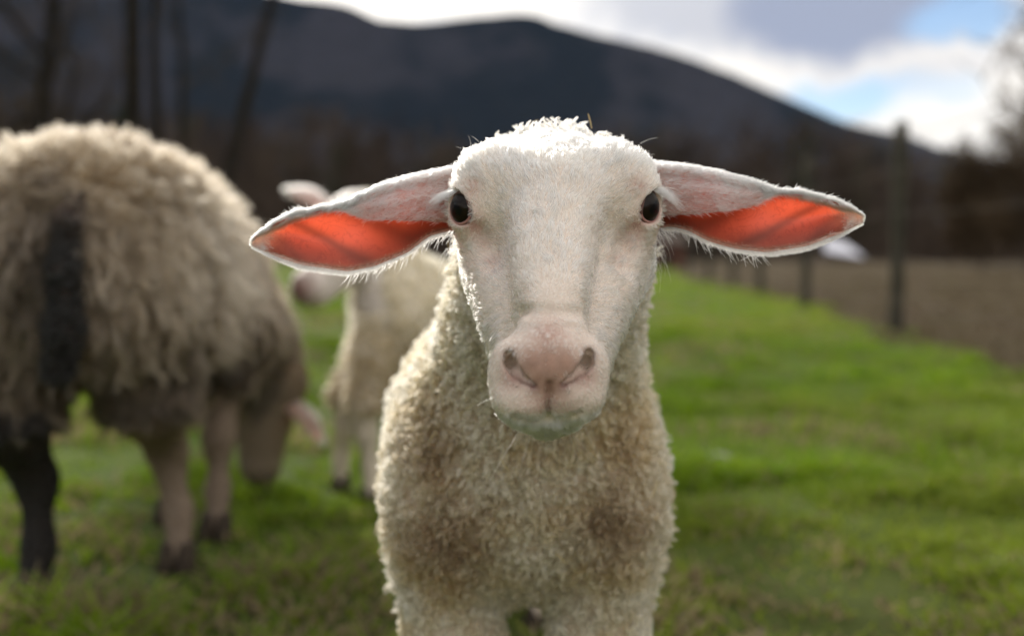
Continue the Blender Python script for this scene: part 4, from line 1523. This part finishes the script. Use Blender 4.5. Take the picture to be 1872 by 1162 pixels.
# ================================================================== THE EWE ON THE LEFT
GRP = 'sheep on the pasture'
ewe = empty('ewe', (-0.66, 1.80, 0.0))
tag(ewe, 'shaggy grey-brown ewe grazing with its dark-tailed rump to the camera', 'sheep', GRP)
E = Body()
E.ell((-0.690, 1.640, 0.552), (0.185, 0.215, 0.156), 0.06)
E.cone((-0.690, 1.66, 0.545), (-0.690, 2.06, 0.525), 0.158, 0.140, 0.06)
E.ell((-0.695, 1.86, 0.510), (0.172, 0.26, 0.150), 0.06)
EL = [[(-0.785, 1.575, 0.470), (-0.780, 1.520, 0.300), (-0.765, 1.580, 0.190), (-0.752, 1.555, 0.085), (-0.748, 1.510, 0.026)],
      [(-0.620, 1.660, 0.460), (-0.600, 1.640, 0.310), (-0.612, 1.745, 0.205), (-0.590, 1.735, 0.090), (-0.582, 1.705, 0.026)],
      [(-0.560, 2.020, 0.430), (-0.575, 1.985, 0.300), (-0.580, 1.945, 0.190), (-0.577, 1.925, 0.085), (-0.570, 1.890, 0.026)],
      [(-0.690, 2.070, 0.430), (-0.705, 2.060, 0.300), (-0.712, 2.040, 0.190), (-0.706, 2.040, 0.085), (-0.698, 2.010, 0.026)]]
for lg, rr in zip(EL, [(0.110, 0.058, 0.027, 0.020, 0.024), (0.100, 0.060, 0.030, 0.020, 0.024), (0.075, 0.040, 0.026, 0.018, 0.022), (0.075, 0.038, 0.024, 0.017, 0.021)]):
    for i in range(4):
        E.cone(lg[i], lg[i + 1], rr[i], rr[i + 1], 0.035)
E.cone((-0.680, 2.09, 0.510), (-0.590, 2.240, 0.335), 0.132, 0.100, 0.06)
E.ell((-0.562, 2.265, 0.265), (0.092, 0.080, 0.082), 0.04)
E.cone((-0.564, 2.265, 0.245), (-0.575, 2.245, 0.075), 0.084, 0.047, 0.03)
E.ell((-0.573, 2.245, 0.060), (0.036, 0.038, 0.034), 0.02)
# cleft of the rump and the hanging tail
E.cone((-0.660, 1.395, 0.600), (-0.660, 1.420, 0.300), 0.012, 0.030, 0.03, sub=True)
VE, QE = E.mesh(np.arange(-1.02, -0.34, 0.011), np.arange(1.36, 2.40, 0.011), np.arange(0.0, 0.84, 0.011), 2)


def woolly_leg(p, lo, hi):
    return smoothstep(lo, hi, p[:, 2])


def ewe_col(p):
    c_ = np.tile(np.array([0.46, 0.395, 0.315]), (len(p), 1))
    k_ = fbm(p * np.array([1, 1, 0.3]), 16, 3, 200)[:, None]
    c_ = c_ * (0.55 + 0.75 * k_)
    # breech, tail side and left hind leg: dirt and shade put into the colour; the rest of the legs are brownish hair
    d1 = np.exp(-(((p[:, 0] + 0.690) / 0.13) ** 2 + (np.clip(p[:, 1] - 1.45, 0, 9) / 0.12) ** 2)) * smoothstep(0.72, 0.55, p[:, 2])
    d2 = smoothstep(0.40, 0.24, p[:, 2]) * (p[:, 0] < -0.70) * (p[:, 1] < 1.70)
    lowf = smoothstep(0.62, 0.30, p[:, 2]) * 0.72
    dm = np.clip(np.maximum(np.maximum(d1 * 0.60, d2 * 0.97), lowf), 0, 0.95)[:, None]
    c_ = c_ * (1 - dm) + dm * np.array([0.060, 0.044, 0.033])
    lg_ = ((p[:, 2] < 0.30) & (d2 < 0.3) & (p[:, 1] < 2.15))[:, None]
    c_ = np.where(lg_, np.array([0.27, 0.21, 0.16]), c_)
    c_ = np.where((d2 > 0.5)[:, None], np.array([0.016, 0.012, 0.009]) * (1 + 2.5 * smoothstep(0.15, 0.4, p[:, 2:3])), c_)
    hd = ((p[:, 1] > 2.19) & (p[:, 2] < 0.34))[:, None]
    c_ = np.where(hd, np.array([0.27, 0.215, 0.16]), c_)
    return c_


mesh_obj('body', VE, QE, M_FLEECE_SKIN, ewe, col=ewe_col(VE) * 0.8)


def ewe_dens(p, n):
    wl = (p[:, 2] > 0.30) & ~((p[:, 1] > 2.20) & (p[:, 2] < 0.36))
    return wl * 1.0


NLE = 14000
p, n = scatter(VE, QE, ewe_dens, NLE)
topf = smoothstep(0.55, 0.74, p[:, 2])
flow = n * (0.24 + 0.6 * topf)[:, None] + np.array([0, 0, -0.95]) * (1 - 0.75 * topf)[:, None] + rng.normal(0, 0.16, p.shape)
Ln = (0.062 + 0.015 * rng.random(NLE)) * (0.65 + 0.6 * rng.random(NLE)) * (1 - 0.55 * topf) * np.where(p[:, 2] < 0.42, 0.55, 1.0)
pts = locks(p, n, flow, Ln, 0.0018, 0.8, 0.0060, 0.0038, 9, 7, rng, 0.0016)
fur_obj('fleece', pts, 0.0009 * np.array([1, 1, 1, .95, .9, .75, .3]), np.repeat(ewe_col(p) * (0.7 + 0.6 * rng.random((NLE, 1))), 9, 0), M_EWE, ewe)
p, n = scatter(VE, QE, lambda p, n: 1.0 * ((p[:, 2] < 0.30) | ((p[:, 1] > 2.18) & (p[:, 2] < 0.38))), 16000)
pts = comb_hair(p, n, np.tile(np.array([0, 0, -1.0]), (len(p), 1)) + rng.normal(0, .2, p.shape), 0.008 + 0.005 * rng.random(len(p)), np.full(len(p), R(20)), np.full(len(p), .1))
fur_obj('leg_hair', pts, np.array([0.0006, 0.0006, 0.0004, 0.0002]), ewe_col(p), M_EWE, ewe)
# tail: long and woolly, coloured almost black for the shadow in the cleft
tl = np.array([(-0.645, 1.470, 0.640), (-0.632, 1.420, 0.600), (-0.628, 1.395, 0.530), (-0.630, 1.395, 0.450), (-0.645, 1.400, 0.385)])
T_ = Body()
for a, b, ra, rb in zip(tl[:-1], tl[1:], (0.011, 0.012, 0.013, 0.018), (0.012, 0.013, 0.018, 0.016)):
    T_.cone(a, b, ra, rb, 0.02)
VT, QT = T_.mesh(np.arange(-0.70, -0.57, 0.006), np.arange(1.35, 1.52, 0.006), np.arange(0.29, 0.73, 0.007), 2)
tail = mesh_obj('tail', VT, QT, M_FLEECE_SKIN, ewe, col=np.tile(np.array([0.030, 0.022, 0.018]), (len(VT), 1)))
p, n = scatter(VT, QT, lambda p, n: np.ones(len(p)), 700)
pts = locks(p, n, n * 0.5 + np.array([0, 0, -1.0]) + rng.normal(0, .2, p.shape), 0.012 * (0.6 + 0.6 * rng.random(len(p))), 0.003, 1.0, 0.004, 0.002, 12, 7, rng, 0.001)
tcol = np.array([0.030, 0.022, 0.017]) * (0.6 + 0.8 * rng.random((len(p), 1)))
tcol = tcol * (1 + 2.5 * smoothstep(0.56, 0.62, p[:, 2])[:, None])
tail['label'] = 'long woolly tail coloured black for the shadow beside it'
fur_obj('tail_wool', pts, 0.0009 * np.array([1, 1, 1, .95, .9, .75, .3]), np.repeat(tcol, 12, 0), M_EWE, tail)
hooves(EL, ewe, 1.5)


def simple_ear(root, tip, up, wid, parent, seed, bend=0.02):
    """leaf shaped ear with thickness, hollow on its lower side"""
    root, tip, up = np.array(root, float), np.array(tip, float), unit(np.array(up, float))
    ax = unit(tip - root)
    sd = unit(np.cross(ax, up))
    up = np.cross(sd, ax)
    ln = np.linalg.norm(tip - root)
    ns, nv = 18, 11
    G = np.zeros((ns, nv, 3))
    for i in range(ns):
        s = i / (ns - 1)
        w_ = wid * (0.45 + 0.55 * math.sin(math.pi * min(s * 0.75 + 0.15, 1))) * (1 - s ** 4) ** 0.5 + 0.0015
        for j in range(nv):
            v_ = -1 + 2 * j / (nv - 1)
            G[i, j] = root + ax * ln * s + sd * w_ * v_ + up * (bend * math.sin(math.pi * s) - w_ * 0.55 * v_ * v_)
    N_ = unit(np.cross(np.gradient(G, axis=0), np.gradient(G, axis=1)))
    if N_[ns // 2, nv // 2].dot(up) < 0:
        N_ = -N_
    I = G - N_ * 0.0035
    V = np.concatenate([G.reshape(-1, 3), I.reshape(-1, 3)])
    ids = np.arange(ns * nv).reshape(ns, nv)
    a = np.stack([ids[:-1, :-1], ids[1:, :-1], ids[1:, 1:], ids[:-1, 1:]], -1).reshape(-1, 4)
    M = ns * nv
    rim = [np.stack([e0, e0 + M, e1 + M, e1], -1) for e0, e1 in [(ids[:-1, 0], ids[1:, 0]), (ids[1:, -1], ids[:-1, -1]), (ids[-1, :-1], ids[-1, 1:]), (ids[0, 1:], ids[0, :-1])]]
    Q = np.concatenate([a, a[:, ::-1] + M] + rim)
    fm = np.concatenate([np.zeros(len(a)), np.ones(len(a)), np.zeros(sum(len(r_) for r_ in rim))])
    co = np.concatenate([np.tile(np.array([0.74, 0.58, 0.51]), (M, 1)), np.tile(np.array([0.85, 0.36, 0.24]), (M, 1))])
    ear = mesh_obj('ear', V, Q, None, parent, col=co, mats=[M_EAR_OUT, M_EAR_IN], fmat=fm)
    rg = np.random.default_rng(seed)
    a_, b_ = rg.integers(0, ns, 2500), rg.integers(0, nv, 2500)
    al = unit(np.gradient(G, axis=0))
    p_ = G[a_, b_] + rg.normal(0, 0.003, (2500, 3))
    pts = comb_hair(p_, N_[a_, b_], al[a_, b_] + rg.normal(0, .4, p_.shape), 0.007 + 0.005 * rg.random(2500), np.full(2500, R(25)), np.full(2500, .05))
    fur_obj('ear_hair', pts, np.array([0.0004, 0.0004, 0.0003, 0.0001]), np.tile(np.array([0.78, 0.71, 0.62]), (2500, 1)), M_FUR, ear)


simple_ear((-0.510, 2.240, 0.225), (-0.425, 2.210, 0.130), (0.7, -0.3, 0.5), 0.030, ewe, 31)
simple_ear((-0.590, 2.290, 0.245), (-0.680, 2.310, 0.180), (-0.5, 0.5, 0.6), 0.030, ewe, 32)
eye_g = unit(np.array([0.75, -0.45, 0.2]))
eyeball('eye', np.array([-0.527, 2.215, 0.200]), 0.013, eye_g, unit(np.cross(np.array([0, 0, 1.0]), eye_g)), np.array([0, 0, 1.0]), ewe)

# ================================================================== THE LAMB BEHIND
lamb2 = empty('lamb', (-0.22, 2.25, 0.0))
tag(lamb2, 'cream lamb standing between the ewe and the front lamb, looking left', 'lamb', GRP)
K = Body()
KC, KS = np.array([-0.360, 2.170, 0.600]), 1.17


def kh(x, y, z):
    return KC + KS * (np.array([x, y, z]) - KC) + np.array([0.0, 0.0, 0.007])


K.ell(kh(-0.345, 2.215, 0.615), np.array((0.058, 0.062, 0.055)) * KS, 0.025)
K.cone(kh(-0.355, 2.190, 0.600), kh(-0.412, 2.125, 0.500), 0.047 * KS, 0.029 * KS, 0.03)
K.ell(kh(-0.419, 2.116, 0.490), np.array((0.034, 0.034, 0.033)) * KS, 0.015)
K.cone(kh(-0.340, 2.215, 0.560), kh(-0.405, 2.135, 0.478), 0.045 * KS, 0.022 * KS, 0.02)
K.ell(kh(-0.372, 2.150, 0.607), np.array((0.020, 0.02, 0.02)) * KS, 0.015)
K.cone((-0.325, 2.245, 0.590), (-0.245, 2.290, 0.440), 0.062, 0.095, 0.04)
K.ell((-0.250, 2.280, 0.400), (0.098, 0.115, 0.120), 0.05)
K.cone((-0.235, 2.320, 0.405), (0.100, 2.600, 0.405), 0.108, 0.110, 0.05)
KL = [[(-0.300, 2.220, 0.330), (-0.325, 2.190, 0.220), (-0.322, 2.185, 0.150), (-0.312, 2.185, 0.075), (-0.310, 2.172, 0.026)],
      [(-0.330, 2.300, 0.330), (-0.392, 2.290, 0.220), (-0.388, 2.285, 0.145), (-0.398, 2.295, 0.070), (-0.398, 2.285, 0.026)],
      [(0.055, 2.620, 0.340), (0.050, 2.600, 0.240), (0.090, 2.650, 0.160), (0.085, 2.640, 0.075), (0.080, 2.625, 0.026)],
      [(0.150, 2.580, 0.340), (0.150, 2.560, 0.240), (0.185, 2.610, 0.160), (0.180, 2.600, 0.075), (0.172, 2.585, 0.026)]]
for lg, rr in zip(KL, [(0.062, 0.035, 0.023, 0.018, 0.020), (0.045, 0.026, 0.020, 0.016, 0.018), (0.065, 0.042, 0.022, 0.017, 0.019), (0.065, 0.042, 0.022, 0.017, 0.019)]):
    for i in range(4):
        K.cone(lg[i], lg[i + 1], rr[i], rr[i + 1], 0.02)
nst = []
for s in (kh(-0.442, 2.092, 0.497), kh(-0.412, 2.088, 0.500)):
    K.cone(s, np.array(s) + [0.004, 0.012, -0.004], 0.005, 0.004, 0.003, sub=True)
VK, QK = K.mesh(np.arange(-0.50, 0.26, 0.0065), np.arange(2.03, 2.76, 0.0065), np.arange(0.0, 0.72, 0.0065), 2)


def k_face(p):
    return (p[:, 2] > 0.42) & (p[:, 1] < 2.245) & (p[:, 0] < -0.285)


def k_col(p):
    c_ = np.tile(np.array([0.80, 0.73, 0.60]), (len(p), 1))
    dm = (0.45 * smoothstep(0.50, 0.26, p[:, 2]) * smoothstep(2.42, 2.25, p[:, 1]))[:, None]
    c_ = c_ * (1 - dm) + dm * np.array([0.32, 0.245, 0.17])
    f = k_face(p)
    c_[f] = np.array([0.80, 0.73, 0.66])
    return c_ * (0.75 + 0.5 * fbm(p, 70, 3, 300)[:, None])


cs_ = k_col(VK)
nm = np.exp(-(np.linalg.norm(VK - kh(-0.430, 2.095, 0.488), axis=1) / 0.036) ** 2)[:, None]
cs_ = cs_ * (1 - nm) + nm * np.array([0.20, 0.085, 0.07])
mesh_obj('body', VK, QK, M_FLEECE_SKIN, lamb2, col=cs_)
p, n = scatter(VK, QK, lambda p, n: 1.0 * (~k_face(p) & (p[:, 2] > 0.2)), 7500)
pts = locks(p, n, n + np.array([0, 0, -.4]) + rng.normal(0, .3, p.shape), 0.017 * (0.7 + 0.5 * rng.random(len(p))), 0.002, 1.2, 0.003, 0.001, 10, 7, rng, 0.0004)
fur_obj('fleece', pts, 0.0006 * np.array([1, 1, 1, 1, .9, .8, .3]), np.repeat(k_col(p) * (0.85 + 0.3 * rng.random((len(p), 1))), 10, 0), M_WOOL, lamb2)
p, n = scatter(VK, QK, lambda p, n: 1.0 * (k_face(p) | (p[:, 2] < 0.22)) * (1 - np.exp(-(np.linalg.norm(p - kh(-0.432, 2.090, 0.488), axis=1) / 0.037) ** 2)), 16000)
fl = np.where(k_face(p)[:, None], np.array([0.5, 0.6, 0.5]), np.array([0, 0, -1.0])) + rng.normal(0, .25, p.shape)
pts = comb_hair(p, n, fl, 0.007 + 0.004 * rng.random(len(p)), np.full(len(p), R(22)), np.full(len(p), .1))
fur_obj('short_hair', pts, np.array([0.0004, 0.0004, 0.0003, 0.0001]), k_col(p), M_FUR, lamb2)
simple_ear(kh(-0.395, 2.215, 0.635), (-0.492, 2.205, 0.690), (0.0, -0.35, 0.9), 0.033, lamb2, 41)
simple_ear(kh(-0.300, 2.225, 0.630), (-0.215, 2.260, 0.640), (0.0, -0.25, 0.9), 0.033, lamb2, 42)
for c_, g_ in ((kh(-0.388, 2.150, 0.598), (-0.75, -0.6, 0.1)), (kh(-0.338, 2.150, 0.585), (0.75, -0.65, 0.1))):
    g_ = unit(np.array(g_))
    eyeball('eye', np.array(c_), 0.0125, g_, unit(np.cross(np.array([0, 0, 1.0]), g_)), np.array([0, 0, 1.0]), lamb2)
hooves(KL, lamb2, 1.1)
